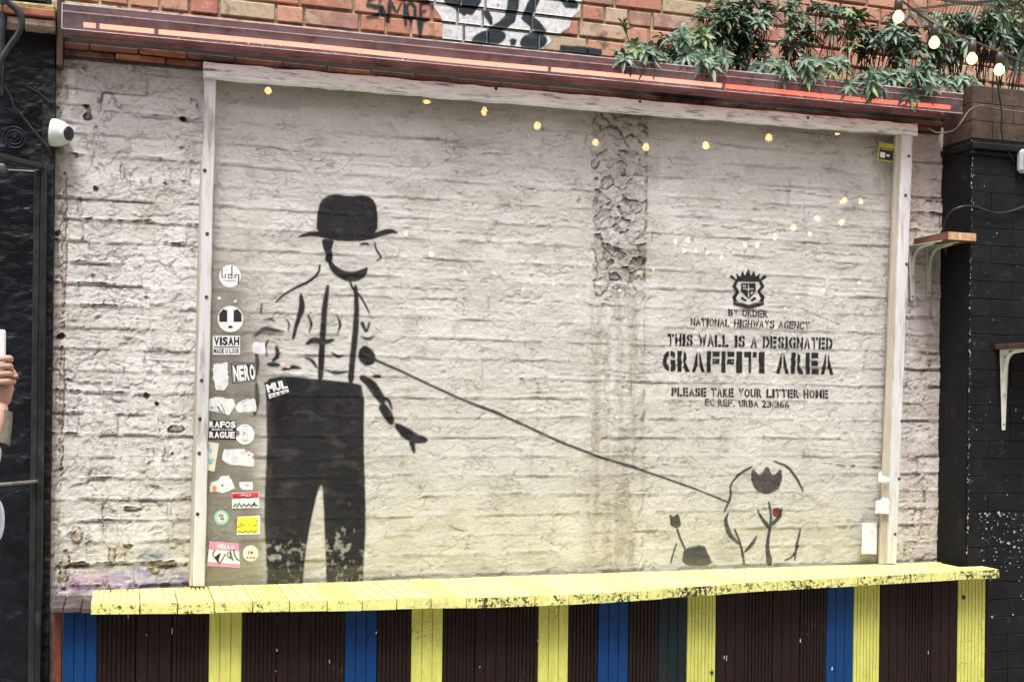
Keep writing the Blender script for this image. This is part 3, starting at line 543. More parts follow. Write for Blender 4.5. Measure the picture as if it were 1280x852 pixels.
def clear(name, tint=(1, 1, 1), film=.05, filmcol=(.5, .5, .5), rough=.03, streak=False, refl=1.0):
    m = bpy.data.materials.new(name); m.use_nodes = True; t = m.node_tree; N = t.nodes; L = t.links; N.remove(N['Principled BSDF']); out = N['Material Output']
    tr = N.new('ShaderNodeBsdfTransparent'); tr.inputs[0].default_value = (*tint, 1); gl = N.new('ShaderNodeBsdfGlossy'); gl.inputs['Roughness'].default_value = rough
    lw = N.new('ShaderNodeLayerWeight'); lw.inputs[0].default_value = .5; pw = N.new('ShaderNodeMath'); pw.operation = 'POWER'; pw.inputs[1].default_value = 5; L.new(lw.outputs['Facing'], pw.inputs[0])
    mm = N.new('ShaderNodeMath'); mm.operation = 'MULTIPLY_ADD'; mm.inputs[1].default_value = .9*refl; mm.inputs[2].default_value = .04*refl; L.new(pw.outputs[0], mm.inputs[0])
    m1 = N.new('ShaderNodeMixShader'); L.new(mm.outputs[0], m1.inputs[0]); L.new(tr.outputs[0], m1.inputs[1]); L.new(gl.outputs[0], m1.inputs[2])
    df = N.new('ShaderNodeBsdfDiffuse'); df.inputs[0].default_value = (*filmcol, 1); m2 = N.new('ShaderNodeMixShader'); L.new(m1.outputs[0], m2.inputs[1]); L.new(df.outputs[0], m2.inputs[2])
    g = N.new('ShaderNodeNewGeometry'); mp = N.new('ShaderNodeMapping'); L.new(g.outputs['Position'], mp.inputs[0]); mp.inputs['Scale'].default_value = (4, 1, .9) if streak else (3, 3, 3)
    n = N.new('ShaderNodeTexNoise'); n.inputs['Scale'].default_value = 3; n.inputs['Detail'].default_value = 8; n.inputs['Roughness'].default_value = .7; L.new(mp.outputs[0], n.inputs[0])
    mr = N.new('ShaderNodeMapRange'); L.new(n.outputs[0], mr.inputs[0]); mr.inputs[1].default_value = .35; mr.inputs[2].default_value = .75; mr.inputs[3].default_value = film*.3; mr.inputs[4].default_value = film*2
    fac = mr.outputs[0]
    if streak:     # a grimier band down the left edge, where the stickers are
        sp = N.new('ShaderNodeSeparateXYZ'); L.new(g.outputs['Position'], sp.inputs[0])
        n2 = N.new('ShaderNodeTexNoise'); n2.inputs['Scale'].default_value = 5; L.new(g.outputs['Position'], n2.inputs[0])
        ad = N.new('ShaderNodeMath'); ad.operation = 'MULTIPLY_ADD'; L.new(n2.outputs[0], ad.inputs[0]); ad.inputs[1].default_value = .12; L.new(sp.outputs[0], ad.inputs[2])
        e = N.new('ShaderNodeMapRange'); L.new(ad.outputs[0], e.inputs[0]); e.inputs[1].default_value = .40; e.inputs[2].default_value = .56; e.inputs[3].default_value = .16; e.inputs[4].default_value = 0
        s2 = N.new('ShaderNodeMapRange'); L.new(sp.outputs[2], s2.inputs[0]); s2.inputs[1].default_value = 2.0; s2.inputs[2].default_value = 2.4; s2.inputs[3].default_value = 1; s2.inputs[4].default_value = .15
        mu = N.new('ShaderNodeMath'); mu.operation = 'MULTIPLY'; L.new(e.outputs[0], mu.inputs[0]); L.new(s2.outputs[0], mu.inputs[1])
        aa = N.new('ShaderNodeMath'); L.new(mu.outputs[0], aa.inputs[0]); L.new(fac, aa.inputs[1]); fac = aa.outputs[0]
        bp = N.new('ShaderNodeBump'); bp.inputs['Distance'].default_value = .0006; bp.inputs['Strength'].default_value = .5; nb_ = N.new('ShaderNodeTexNoise'); nb_.inputs['Scale'].default_value = 6; L.new(g.outputs['Position'], nb_.inputs[0]); L.new(nb_.outputs[0], bp.inputs['Height']); L.new(bp.outputs[0], gl.inputs['Normal'])
    L.new(fac, m2.inputs[0]); L.new(m2.outputs[0], out.inputs[0]); return m
CLN = clear('clear_acrylic', (.92, .88, .90), .12, (.42, .36, .38), .08)
slopebox(MB(), NX0, NX1, NY0, NY0+.003, NZ0, NZ1).build('front_cover', CLN, neon)
slopebox(MB(), NX0, NX1, NY0+.0035, NY1, NZ0, NZ0+.003).build('bottom_cover', CLN, neon)
slopebox(MB(), NX0, NX0+.003, NY0+.0035, NY1, NZ0+.0035, NZ1-.0035).build('end_cover', CLN, neon); slopebox(MB(), NX1-.003, NX1, NY0+.0035, NY1, NZ0+.0035, NZ1-.0035).build('end_cover', CLN, neon)
slopebox(MB(), NX0, NX1, NY0+.0035, NY1, NZ1-.003, NZ1).build('top_cover', mat('grimy_grey_acrylic', (.24, .21, .23), .5, .2, 10, .001, 40, dirt=(.12, .09, .09), dscale=7, damt=.4), neon)
slopebox(MB(), NX0, NX1, NY1, NY1+.012, NZ0-.004, NZ1-.004).build('back_channel', mat('mauve_channel', (.20, .12, .135), .5, .25, 10, .002, 30, dirt=(.05, .03, .03), dscale=6, damt=.4), neon)
EDG = mat('scratched_acrylic_edge', (.55, .50, .52), .3, .2, 30)
slopebox(MB(), NX0-.001, NX1+.001, NY0-.0022, NY0-.0004, NZ1-.002, NZ1+.0015).build('casing_edge', EDG, neon); slopebox(MB(), NX0-.001, NX1+.001, NY0-.0022, NY0-.0004, NZ0-.0015, NZ0+.001).build('casing_edge', EDG, neon)
slopebox(MB(), NX0, NX1, NY0-.0022, NY0-.0004, NZ1-.026, NZ1-.0245).build('casing_edge', EDG, neon); slopebox(MB(), NX0-.0015, NX0+.0012, NY0-.0022, NY0-.0004, NZ0, NZ1).build('casing_edge', EDG, neon)
TUB = mat('orange_neon_glow', (.9, .3, .2), .4, .02, emis=(1, .34, .22), est=1.25); TUR = mat('red_neon_glow', (.9, .2, .1), .4, .02, emis=(1, .13, .07), est=1.2)
def neonz(x): return NZ0+.034+TZ(x)
for a, b, m_ in ((-.17, -.130, TUB), (-.118, .060, TUB), (.076, 1.503, TUB), (1.517, 2.25, TUB), (2.25, 3.33, TUR)):
    n = max(2, int((b-a)/.15)); MB().tube([(a+(b-a)*i/n, -.115+.002*math.sin(7*(a+(b-a)*i/n)), neonz(a+(b-a)*i/n)+.0015*math.sin(4*(a+(b-a)*i/n))) for i in range(n+1)], .0085, 10).build('neon_tube', m_, neon, True)
CLIP = mat('cloudy_clip', (.45, .32, .30), .3, .2, 40)
for x in (-.124, .068, 1.51, 2.25): MB().lathe((x, -.117, neonz(x)), (1, 0, 0), [(-.007, .006), (-.006, .011), (.006, .011), (.007, .006)], 10).box((x-.004, -.112, neonz(x)-.004), (x+.005, NY1, neonz(x)+.004)).build('tube_clip', CLIP, neon)
SPK = mat('white_speck', (.6, .58, .55), .8, .1)
MBs = MB(); rs = random.Random(9)
for _ in range(70):
    x = rs.uniform(.1, 3.3); z = NZ0+TZ(x)+rs.uniform(.002, .02); r_ = rs.uniform(.0012, .003); MBs.lathe((x, NY0-.0002, z), (0, -1, 0), [(0, r_), (.0008, r_*.5)], 6)
MBs.build('droppings', SPK, neon, kind='stuff')

# tile ledge over the black wall on the left, with its pipe
tl2 = empty('tile_ledge', (-.7, 0, 2.97), 'short lime-streaked tile ledge over the black wall beside the neon casing', 'ledge')
for row, (za, zb_) in enumerate(((2.920, 2.944), (2.950, 2.976))):
    x = -1.25-.08*row
    while x < -.26:
        MB().box((x, -.10-.012*row, za), (min(x+.215, -.262), .1, zb_), .003).build('tile', [mat('limed_clay_tile', (.42, .33, .27), .85, .2, 14, .003, 60, dirt=(.22, .09, .06), dscale=10, damt=.5), TL[0]][row], tl2); x += .222
MB().box((-1.4, -.06, 2.977), (-.262, .1, 3.01), .008).build('mossy_mortar', mat('mossy_mortar', (.28, .24, .10), .95, .3, 20, .01, 30, dirt=(.10, .09, .03), dscale=12, damt=.6), tl2)
MB().box((-.258, -.07, 2.80), (-.238, .02, 3.2), .003).build('wooden_post', mat('brown_rotten_wood', (.06, .028, .02), .85, .3, 20, .003, 40))
tag(bpy.data.objects['wooden_post'], 'narrow dark brown upright post at the left end of the neon casing', 'post')
vb = empty('black_vent', (-.39, .38, 3.02), 'dark sooty vent opening in the brick wall at the top left corner', 'vent')
MB().box((-.52, UY-.06, 3.01), (-.31, UY-.01, 3.22), .006).build('frame', mat('soot_black', (.015, .014, .014), .8, .3, 12, .003, 40), vb)
for i in range(5): MB().box((-.505, UY-.07, 3.03+i*.034), (-.325, UY-.0605, 3.045+i*.034), .002).build('slat', mat('soot_black', (.015, .014, .014)), vb)

# =================================================================== black wall on the left
BLK = mat('gloss_black_masonry_paint', (.004, .0055, .009), .33, .35, 9, .006, 26, spec=.4, dirt=(.05, .055, .065), dscale=16, damt=.12, stretch=(.8, 1, 1.6))
BLK2 = mat('rough_black_paint', (.007, .007, .008), .6, .4, 14, .005, 55, spec=.3, dirt=(.07, .065, .06), dscale=22, damt=.2)
bw = empty('black_wall', (-.9, 0, 0), 'glossy wrinkled black painted wall at the far left edge', 'wall')
gx, gz = np.meshgrid(np.arange(-.85, -.262, .008), np.arange(.0, 2.93, .008)); h = .006*fbm(gx, gz, .25, .12, 4, 301)+.006*fbm(gx, gz, .10, .06, 5, 305, True)**3+.002*fbm(gx, gz, .025, .015, 2, 309)
vi = np.arange(gx.size).reshape(gx.shape); q = np.stack([vi[:-1, :-1], vi[:-1, 1:], vi[1:, 1:], vi[1:, :-1]], -1).reshape(-1, 4)
mk('render_face', np.stack([gx, -.018-h, gz], -1).reshape(-1, 3), q, BLK, bw, True)
MB().box((-2.5, 0, 0), (-.265, .12, 2.95)).build('wall_core', BLK2, bw); MB().box((-2.5, -.02, 0), (-.852, -.001, 2.93)).build('render_face', BLK, bw)
rgs = MB()
h2 = [(x, z) for x in (0,) for z in (0,)]
gx, gz = np.meshgrid(np.arange(-.303, -.2615, .004), np.arange(.0, 2.80, .006)); h = .006*fbm(gx, gz, .03, .03, 4, 311); vi = np.arange(gx.size).reshape(gx.shape); q = np.stack([vi[:-1, :-1], vi[:-1, 1:], vi[1:, 1:], vi[1:, :-1]], -1).reshape(-1, 4)
mk('rough_edge', np.stack([gx+0*h, -.034-h*1.2, gz], -1).reshape(-1, 3), q, BLK2, bw, True)
MB().box((-.3025, -.033, 0), (-.2625, -.001, 2.79)).build('edge_core', BLK2, bw)
gate = empty('metal_gate', (-.32, -.07, 0), 'black steel gate frame standing open against the left wall', 'gate')
GM = mat('dark_painted_steel', (.010, .011, .011), .45, .3, 20, .001, 60, dirt=(.05, .05, .04), dscale=12, damt=.3)
def barpx(p, q_, y0, y1, r_): a = wp(*p, y0); b = wp(*q_, y1); return MB().tube([a, b], r_, 4)
gx0 = wp(53, 208, -.06).x
MB().box((gx0-.004, -.075, 0), (gx0+.016, -.045, 2.452), .003).build('hinge_stile', GM, gate)
MB().box((gx0-.026, -.070, 0), (gx0-.0045, -.050, 2.44), .003).build('stop_stile', mat('greenish_grey_steel', (.018, .021, .018), .45, .3, 20, .001, 60), gate)
top = zp(0, 193, 2.456); dirv = (top-Vector((gx0, -.07, 2.456)))
MB().tube([Vector((gx0, -.07, 2.45)), Vector((gx0, -.07, 2.45))+dirv*6], .010, 8).build('top_rail', GM, gate)
MB().tube([Vector((gx0, -.05, 2.435)), Vector((gx0-.6, -.05, 2.425))], .006, 8).build('closing_bar', GM, gate)
MB().tube([Vector((gx0-.004, -.07, 1.378)), Vector((gx0-.004, -.07, 1.378))+Vector((dirv.x, dirv.y, -.002))*6], .006, 8).build('middle_rail', mat('worn_steel', (.15, .14, .12), .4, .3, 20), gate)
# cables, scroll, floodlight
CB = mat('black_cable', (.018, .019, .022), .4, .3, 20)
def spline(P, n=8):
    P = [Vector(p) for p in P]; Q = [P[0]*2-P[1]]+P+[P[-1]*2-P[-2]]; out = []
    for i in range(1, len(Q)-2):
        for k in range(n):
            t = k/n; a, b, c, d = Q[i-1], Q[i], Q[i+1], Q[i+2]; out.append(.5*((2*b)+(-a+c)*t+(2*a-5*b+4*c-d)*t*t+(-a+3*b-3*c+d)*t*t*t))
    return out+[P[-1]]
def cable(pts, y, r_, label, m_=CB, name='cable'):
    P = [wp(p[0], p[1], p[2] if len(p) > 2 else y) for p in pts]; return tag(MB().tube(spline(P), r_, 8).build(name, m_, None, True), label, 'cable')
cable([(6,-12),(10,2),(20,12),(27,24),(24,40),(12,58),(3,72),(-6,90)], -.14, .011, 'thick black cable curling down the black wall at the top left')
cable([(2,-10),(4,20),(2,50),(1,90),(0,120)], -.10, .013, 'thick black cable hanging straight at the very left edge')
cable([(-8,98),(4,106),(13,120),(18,134),(30,148),(44,166),(62,186)], -.045, .0045, 'thin black painted cable slanting down to the security camera')
cable([(34,108),(48,116),(66,130)], -.04, .0025, 'short thin cable on the black wall above the security camera')
sc_ = wp(18, 172, -.04); mb = MB()
for r_ in (.036, .024, .012): mb.tube([sc_+Vector((r_*math.cos(a), -.004*r_, r_*math.sin(a))) for a in np.linspace(0, 2*math.pi, 25)], .0035, 6, False)
mb.lathe(sc_+Vector((0, .008, 0)), (0, -1, 0), [(0, .008), (.012, .008), (.016, .003)], 12)
tag(mb.build('wall_rosette', BLK, None, True), 'round black scroll ornament of rings on the black wall', 'ornament')
p = wp(2, 212, -.16); fl_ = empty('floodlight', p, 'small dark grey floodlight cut off by the left edge', 'lamp')
MB().box(p+Vector((-.07, -.02, -.012)), p+Vector((.016, .07, .018)), .008).build('housing', mat('dark_grey_plastic', (.08, .085, .09), .4, .2, 20), fl_); MB().tube([p+Vector((-.03, .06, 0)), p+Vector((-.03, .13, 0))], .008).build('arm', GM, fl_)

# =================================================================== security camera
p = wp(74, 168, -.03); sc = empty('security_camera', p, 'white dome security camera with a black lens fixed at the edge of the white wall', 'security camera')
WP_ = mat('white_plastic', (.62, .65, .62), .35, .06, 12, dirt=(.35, .38, .28), dscale=20, damt=.25)
ax = Vector((.75, -.6, -.12)).normalized(); bp_ = wp(69, 166, -.045)
MB().lathe(bp_, Vector((1, -.15, -.1)), [(-.014, .030), (-.012, .047), (0, .048), (.010, .046), (.026, .042), (.044, .030), (.050, .018)], 28).build('housing', WP_, sc, True)
eye = wp(83, 167, -.075)
MB().lathe(eye, ax, [(-.02, .012), (-.012, .026), (0, .030), (.008, .0295), (.010, .026)], 24).build('eyeball', WP_, sc, True)
MB().lathe(eye+ax*.0102, ax, [(0, .0245), (.0012, .0245), (.0030, .020), (.0040, .004)], 24).build('lens', mat('black_lens', (.02, .02, .025), .12, .1, 10, dirt=(.10, .09, .08), dscale=60, damt=.3), sc, True)
MB().box(wp(72, 182, -.02), wp(80, 190, -.005), .003).build('junction_box', mat('mossy_grey', (.20, .21, .16), .7, .2, 30), sc)

# =================================================================== protective clear sheet with battens
PY = -.040
sh = empty('protective_screen', (1.7, PY, 1.0), 'large clear acrylic sheet held by whitewashed battens in front of the mural', 'screen')
a = wp(256, 728, PY); b = wp(1122, 160, PY)
SHEET = clear('dusty_clear_sheet', (.99, .985, .975), .014, (.42, .39, .33), .015, True, .55)
MB().box((a.x, PY-.003, .985), (b.x+.02, PY, 2.84)).build('clear_sheet', SHEET, sh)
OLDW = mat('peeling_white_timber', (.60, .59, .59), .75, .10, 9, .002, 60, dirt=(.20, .17, .14), dscale=14, damt=.28, stretch=(1, 1, .15), col2=(.50, .48, .47))
OLDH = mat('weathered_white_board', (.84, .84, .83), .8, .06, 30, .004, 60, dirt=(.10, .085, .07), dscale=26, damt=.30, stretch=(.22, 1, 1.6), col2=(.62, .60, .57))
BEI = mat('beige_edge_strip', (.42, .37, .30), .75, .12, 9, .002, 60, dirt=(.22, .18, .14), dscale=10, damt=.25, stretch=(1, 1, .2))
def warpstrip(pts_l, pts_r, y0, y1, n=26, jit=.0012, seed=1):
    """long board given by its left and right px edges; wavy hand-cut arrises"""
    rj = random.Random(seed); mb = MB(); V = []
    for i in range(n+1):
        t = i/n; row = []
        for e in (pts_l, pts_r):
            A, B = wp(*e[0], y0), wp(*e[1], y0); q_ = A.lerp(B, t); row.append(q_+Vector((rj.uniform(-jit, jit), 0, rj.uniform(-jit, jit))))
        c = [row[0]+Vector((.0, (y1-y0), 0)), row[0]+Vector((0, .003, 0)), row[0].lerp(row[1], .08), row[0].lerp(row[1], .92), row[1]+Vector((0, .003, 0)), row[1]+Vector((0, (y1-y0), 0))]
        V += c
    Fc = [(i*6+j, i*6+(j+1) % 6, (i+1)*6+(j+1) % 6, (i+1)*6+j) for i in range(n) for j in range(6)]+[tuple(range(6)), tuple(range(n*6, n*6+6))[::-1]]
    return mb.add(V, Fc)
warpstrip([(256,96),(241,732)], [(270,97),(256,732)], -.062, -.044).build('batten', OLDW, sh)
warpstrip([(251,200),(237,732)], [(256,200),(241,732)], -.055, -.015, seed=2).build('batten_edge', BEI, sh)
warpstrip([(255,77),(1147,155)], [(255,96),(1147,169)], -.080, -.044, 60, .0022, 3).build('top_board', OLDH, sh)
warpstrip([(1121,168),(1100,704)], [(1131,168),(1113,704)], -.058, -.044, seed=4).build('batten', BEI, sh, label='beige flat strip at the right side')
warpstrip([(1128,168),(1110,704)], [(1142,168),(1121,704)], -.072, -.008, seed=5).build('batten', OLDW, sh, label='white square batten at the right side')
SCW = mat('rusty_screw', (.10, .07, .06), .5, .3, 60, metal=.6); RST = mat('screw_stain', (.20, .17, .15), .8, .3, 60)
for px, py, y in ((259,292,-.063),(258,371,-.063),(256,213,-.063),(252,475,-.063),(249,566,-.063),(250,523,-.063),(247,642,-.063),(1133,330,-.073),(1132,244,-.073),(1127,526,-.073),(1124,598,-.073),(1119,667,-.073),(1136,195,-.073),(345,84,-.081),(470,94,-.081),(620,111,-.081),(800,127,-.081),(1010,147,-.081)):
    q_ = wp(px, py, y); MB().lathe(q_+Vector((0, .001, 0)), (0, -1, 0), [(0, .0065), (.0018, .0065), (.003, .0045), (.003, .0015)], 10).build('screw', SCW, sh)

# =================================================================== stickers
FLAT = lambda n, c, r_=.55: mat(n, c, r_, .04, 30, .0003, 60)
PW = FLAT('sticker_white', (.72, .73, .73)); PK = FLAT('sticker_black', (.015, .015, .017)); PR = FLAT('sticker_red', (.60, .04, .06)); PY_ = FLAT('sticker_yellow', (.80, .75, .04)); PP = FLAT('sticker_pink', (.75, .25, .38)); PT = FLAT('sticker_teal', (.25, .58, .52)); PC = FLAT('sticker_cream', (.66, .63, .52)); PB = FLAT('sticker_blue', (.20, .45, .58)); PO = FLAT('sticker_orange', (.70, .25, .06)); PG = FLAT('sticker_grey_print', (.35, .36, .36)); TORN = mat('torn_paper', (.62, .63, .65), .8, .10, 40, .0008, 120, col2=(.70, .70, .69))
SY = PY-.0034
def deco(o, layer, polys, m_, name):
    mb = MB()
    for P in polys: mb.prism([wp(*q_, SY-.0006*layer) for q_ in P], (0, -.0004, 0))
    return mb.build(name, m_, o)
def sticker(label, P, m_, decos=(), name='sticker', y=None):
    o = MB().prism([wp(*q_, SY if y is None else y) for q_ in P], (0, -.0005, 0)).build(name, m_); tag(o, label, 'sticker')
    for i, (polys, dm, nm) in enumerate(decos): deco(o, 1+i, polys, dm, nm)
    return o
def Q(x0, y0, x1, y1, j=0): return [(x0, y0), (x1, y0+j), (x1, y1+j), (x0, y1)]
def circ(cx, cy, r_, n=28, ry=None): return [(cx+r_*math.cos(a), cy+(ry or r_*1.03)*math.sin(a)) for a in np.linspace(0, 2*math.pi, n+1)[:-1]]
def torn(P, seed, amp=1.1, step=3):
    rj = random.Random(seed); out = []
    for (x0, y0), (x1, y1) in zip(P, P[1:]+P[:1]):
        n = max(1, int(math.hypot(x1-x0, y1-y0)/step))
        for i in range(n): t = i/n; out.append((x0+(x1-x0)*t+rj.uniform(-amp, amp)*.8, y0+(y1-y0)*t+rj.uniform(-amp, amp)*.8))
    return out
def T(s, q_, bold=.03, gap=.12, **k): return text_tris(s, q_, bold, gap, **k)[0]
def cr_(pts, ox=250, oy=320, s=10.65): return [(ox+x/s, oy+y/s) for x, y in pts]
sticker('round white sticker with angular black letters, topmost on the sheet', circ(287.5, 345, 13.6), PW, [([S(cr_([(293,170),(293,285),(338,285),(338,235)]), 1.3), S(cr_([(425,128),(425,290),(378,290),(378,245),(425,245)]), 1.4), S(cr_([(466,295),(466,248),(515,248),(515,330),(505,370)]), 1.4)], PK, 'lettering'), ([S(cr_([(325,325),(475,328)]), .6)], PG, 'small_print')])
sticker('round white sticker with two thick black bars, second from the top', circ(288, 398.5, 16), PW, [([[(274,402),(274,392),(279,386),(284,388),(284,402)], [(292,402),(292,388),(297,386),(302,392),(302,402)], E_(288, 408.5, 3, 1.6)], PK, 'print')])
sticker('white rectangular sticker reading VISAH MADE U LOOK', Q(266, 419.5, 300, 443), PW, [(T('VISAH', ((267.5,421),(299,421),(299,431.5),(267.5,431.5)), .05, .08)+T('MADE U LOOK', ((267,435.5),(299,435.5),(299,441.5),(267,441.5)), .03)+[Q(267, 433, 299, 434.2)], PK, 'lettering')])
sticker('tall scraped white paper remnant left of the NERO sticker', torn([(267,455),(284,453),(286,480),(281,488),(270,487),(266,472)], 1), TORN)
sticker('black sticker reading NERO in tall white capitals', [(289,454),(319,452.5),(321.5,477),(290,479)], PK, [([S([(290.5,455.3),(318.3,454)], .7), S([(318.3,454),(320.3,476)], .7), S([(320.3,476),(291.3,477.6)], .7), S([(291.3,477.6),(290.5,455.3)], .7)], PG, 'border'), (T('NERO', ((291,457),(317.5,455),(319.5,474.5),(292.5,476.5)), .05, .07), PW, 'lettering')])
sticker('tilted black sticker reading MUL CREW over the painted trousers', [(330,478),(356,471.5),(362,491.5),(336,499.5)], PK, [([[(335.3,492.6),(360.3,486.0),(361.2,489.6),(336.8,498)]], PW, 'strip'), (T('MUL', ((332,480.5),(357,474),(360,484.6),(335,490.8)), .05, .06), PW, 'lettering'), (T('CREW', ((338,493.6),(358.5,487.8),(359.3,490),(339,496.4)), .02, .45), PK, 'lettering')])
sticker('small torn white square left of the painted braces', torn([(315,429),(319,427),(331,428),(332,442),(327,443),(316,440)], 2, .7), TORN)
sticker('wide torn white paper scrap with black flecks, above the RAFOS sticker', torn([(259,503),(263,498),(272,496),(292,499),(294,506),(289,513),(287,518),(270,515),(260,512)], 3), TORN, [([S([(264,508),(265.5,510.5)], 1.4), S([(271.5,507.5),(275,512)], 1.5), S([(276,504),(281,515)], .8), S([(273,513.5),(278.5,514.5)], 1.2)], PK, 'print')])
sticker('ragged torn white scrap just left of the painted trousers', torn([(294,510),(300,501),(310,499),(317,497),(320,504),(320,514),(297,515)], 4), TORN, [([S([(302,504),(306,501),(312,500)], .7), S([(303,507.5),(308,506)], .9)], PG, 'print')])
sticker('black sticker reading RAFOS RAGUE in bold white letters', Q(260.5, 525, 295, 549, .3), PK, [(T('RAFOS', ((261.5,526),(294.5,526.3),(294.5,534.5),(261.5,534)), .05, .08)+T('RAGUE', ((261.5,539),(293.5,539.2),(293.5,547.5),(261.5,547)), .05, .08)+T('MADE U LOOK', ((264.5,535.2),(291.5,535.4),(291.5,537.8),(264.5,537.6)), .02), PW, 'lettering')])
sticker('round white sticker with a bite out of it and faint line drawing', [(296,537),(299,538.5),(300,542),(298,544.5),(295.5,545)]+[(306+12*math.cos(a), 542.5+12.6*math.sin(a)) for a in np.linspace(math.pi-.35, -math.pi+.65, 26)], PW, [([S([(303,532.5),(309,532.5)], .8), S([(302.5,535),(304,540),(303,547)], .6), S([(309,535),(308.5,541),(310,547)], .6), S([(301,549),(310,549.5)], .9), S([(304,551),(309,551.5)], .9), E_(305.5, 541.5, 1, 2.4)], PG, 'print')])
sticker('tilted cream sticker with pale blue marks overlapping the left batten', [(257,551),(273.8,554),(268,589),(255.5,586.5)], PC, [([E_(259.5,560,2,5,.2), E_(263.5,563,1.6,3), S([(258,573),(268,575)], 1.4), E_(263,577.5,3,2)], PB, 'print')])
sticker('cream-white torn label with small red spots along one edge', torn([(280,561),(305,561),(317,567),(318,572),(317,582.5),(288,580.5),(277,575)], 5, .5), TORN, [([S([(306,563.5),(310,564.5)], 1.1), E_(311.5,568.3,1.3,1), E_(316.3,571,1,1.6), E_(277.5,577.3,1.2,.9)], PR, 'print')])
sticker('crumpled white scrap with an orange blot', torn([(262,614),(264,602),(272,600),(276,595),(286,594),(291,602),(293,610),(280,615)], 6), TORN, [([E_(268,610,3,3.6)], PO, 'print'), ([E_(278,606.2,1.3,1)], PK, 'print')])
sticker('tiny blank-looking white label below the red-spotted one', [(299,602),(316,602),(316,612),(303,611.5),(299.5,608)], PW, [([S([(305.5,607),(308.5,605)], .7), S([(308.5,607.5),(311,605.5)], .7)], PK, 'print')])
def scrib(pts, w_=1.0): return S(pts, w_)
sticker('red and white name badge sticker covered in black scribble', Q(290, 615.5, 324, 635, -.8), PW, [([[(290.2,616.3),(323.3,615),(323.3,621.5),(290.2,623)]], PR, 'band'), (T('HELLO', ((301,617.3),(314,616.8),(314,620),(301,620.4)), .02, .2), PW, 'lettering'), ([scrib([(292,633),(294.5,629),(296,633.5),(299,628),(301.5,633),(305,629.5),(308,632.5),(311,629),(314,632.5),(319,627),(318,631),(322,631)], 1.6), scrib([(291.5,621),(295,619),(299,622),(303,619.5),(310,621.5),(316,619.5)], 1.0)], PK, 'scribble')])
sticker('small round teal sticker with a black squiggle', circ(276.8, 646.5, 9), PT, [([E_(276.8,646.5,6.3,6.6)], PC, 'disc'), ([scrib([(273.5,645),(276,642.5),(279,643.5),(277,646),(276,648.5),(279,649),(279.5,646.5)], 1.3)], PK, 'print')])
sticker('bright yellow sticker with a white rim and black dashes', [(297,645.5),(325,644),(325,667),(296,668)], PW, [([[(297.5,646.5),(322.5,645),(322.5,665.5),(296.5,665.5)]], PY_, 'print'), ([S([(300,653),(304.5,657),(307,654.5)], .7), S([(296.5,658.5),(302,656.5)], .8), S([(311,654.5),(313,656)], .8), S([(316,657),(321,655.5)], .8), scrib([(297,665),(300,663),(303,665.3),(307,663),(311,665),(314,662.5),(318,665),(321,662)], .9), S([(320,652),(322.5,649)], .8)], PK, 'scribble')])
sticker('pink and white name badge reading HELLO with a black tag', [(262,676),(298,679),(300,709),(259,706.5)], PW, [([[(262.2,676.3),(297.8,679.2),(298.6,688.5),(261,686)], [(259.8,701.5),(299.2,704.5),(299.7,708.5),(259.2,706)]], PP, 'band'), (T('HELLO', ((272,679.3),(292.5,681),(292.8,686),(271.7,684.3)), .03, .15), PW, 'lettering'), ([scrib([(269,686),(265.5,692),(268,696),(273,697.5),(276,690),(272,700),(274,704),(279,697),(281,692),(284,694),(285,689),(288,691),(287,697),(291,699.5),(287.5,686)], 1.1), scrib([(292,686),(293,693),(296,698),(299,700)], 1.3), scrib([(284,695),(289,696),(292,700)], .8)], PK, 'tag')])
ht = [(314.5+ .235*16*math.sin(t)**3/1.6, 690.2-.235*(13*math.cos(t)-5*math.cos(2*t)-2*math.cos(3*t)-math.cos(4*t))/1.6) for t in np.linspace(0, 2*math.pi, 20)[:-1]]
sticker('small round cream sticker with a red heart after the letter I', circ(313.3, 691, 9.8), PC, [([ht], PR, 'heart'), ([Q(310, 688.4, 311, 692.2)]+T('***', ((308,695.3),(319,695.6),(319,697.6),(308,697.3)), .02, .4), PK, 'lettering')])
for px, py, s_, n_ in ((274,372.5,2.2,'upper'), (294,376.3,2.0,'lower')): sticker('tiny white fleck of torn sticker, the %s of two above the barred round sticker' % n_, torn([(px-s_,py),(px+s_*.6,py-s_*.8),(px+s_,py+s_*.6),(px-s_*.4,py+s_)], 7, .5), PW)
sticker('tiny faded pink diamond sticker on the painted shirt', [(359,454),(364,457.5),(360,460.5),(354.5,457.5)], mat('faded_pink', (.62, .38, .40), .6, .05))
sticker('small black and yellow notice at the top right of the sheet', [(1099,178),(1119,181),(1117,203.5),(1096.5,200)], mat('olive_yellow', (.42, .36, .05), .6, .1), [([[(1100,184),(1117,186.5),(1116,201.5),(1098.5,198.5)]], PK, 'panel'), ([[(1100.5,190),(1106.5,191),(1106,197.5),(1100,196.5)], [(1108,193),(1112,193.5),(1111.8,196),(1107.8,195.5)]], PW, 'picture'), (T('CCTV', ((1101,182.6),(1116,184.8),(1115.8,186.6),(1100.8,184.4)), .03)[:0]+[S([(1101.5,185.8),(1115.5,188)], 1.2)], mat('olive_yellow', (.42, .36, .05)), 'print')])
sticker('ragged white tape scrap at the right batten, upper of two', torn([(1098,590),(1102,588),(1103,594),(1113,597),(1112,602),(1098,602.5)], 8, .4), PW, y=-.074)
sticker('ragged white tape scrap at the right batten, lower of two', torn([(1095,626),(1101,624),(1104,621),(1110,622.5),(1112,626),(1111,642),(1094,641)], 9, .6), PW, y=-.074)
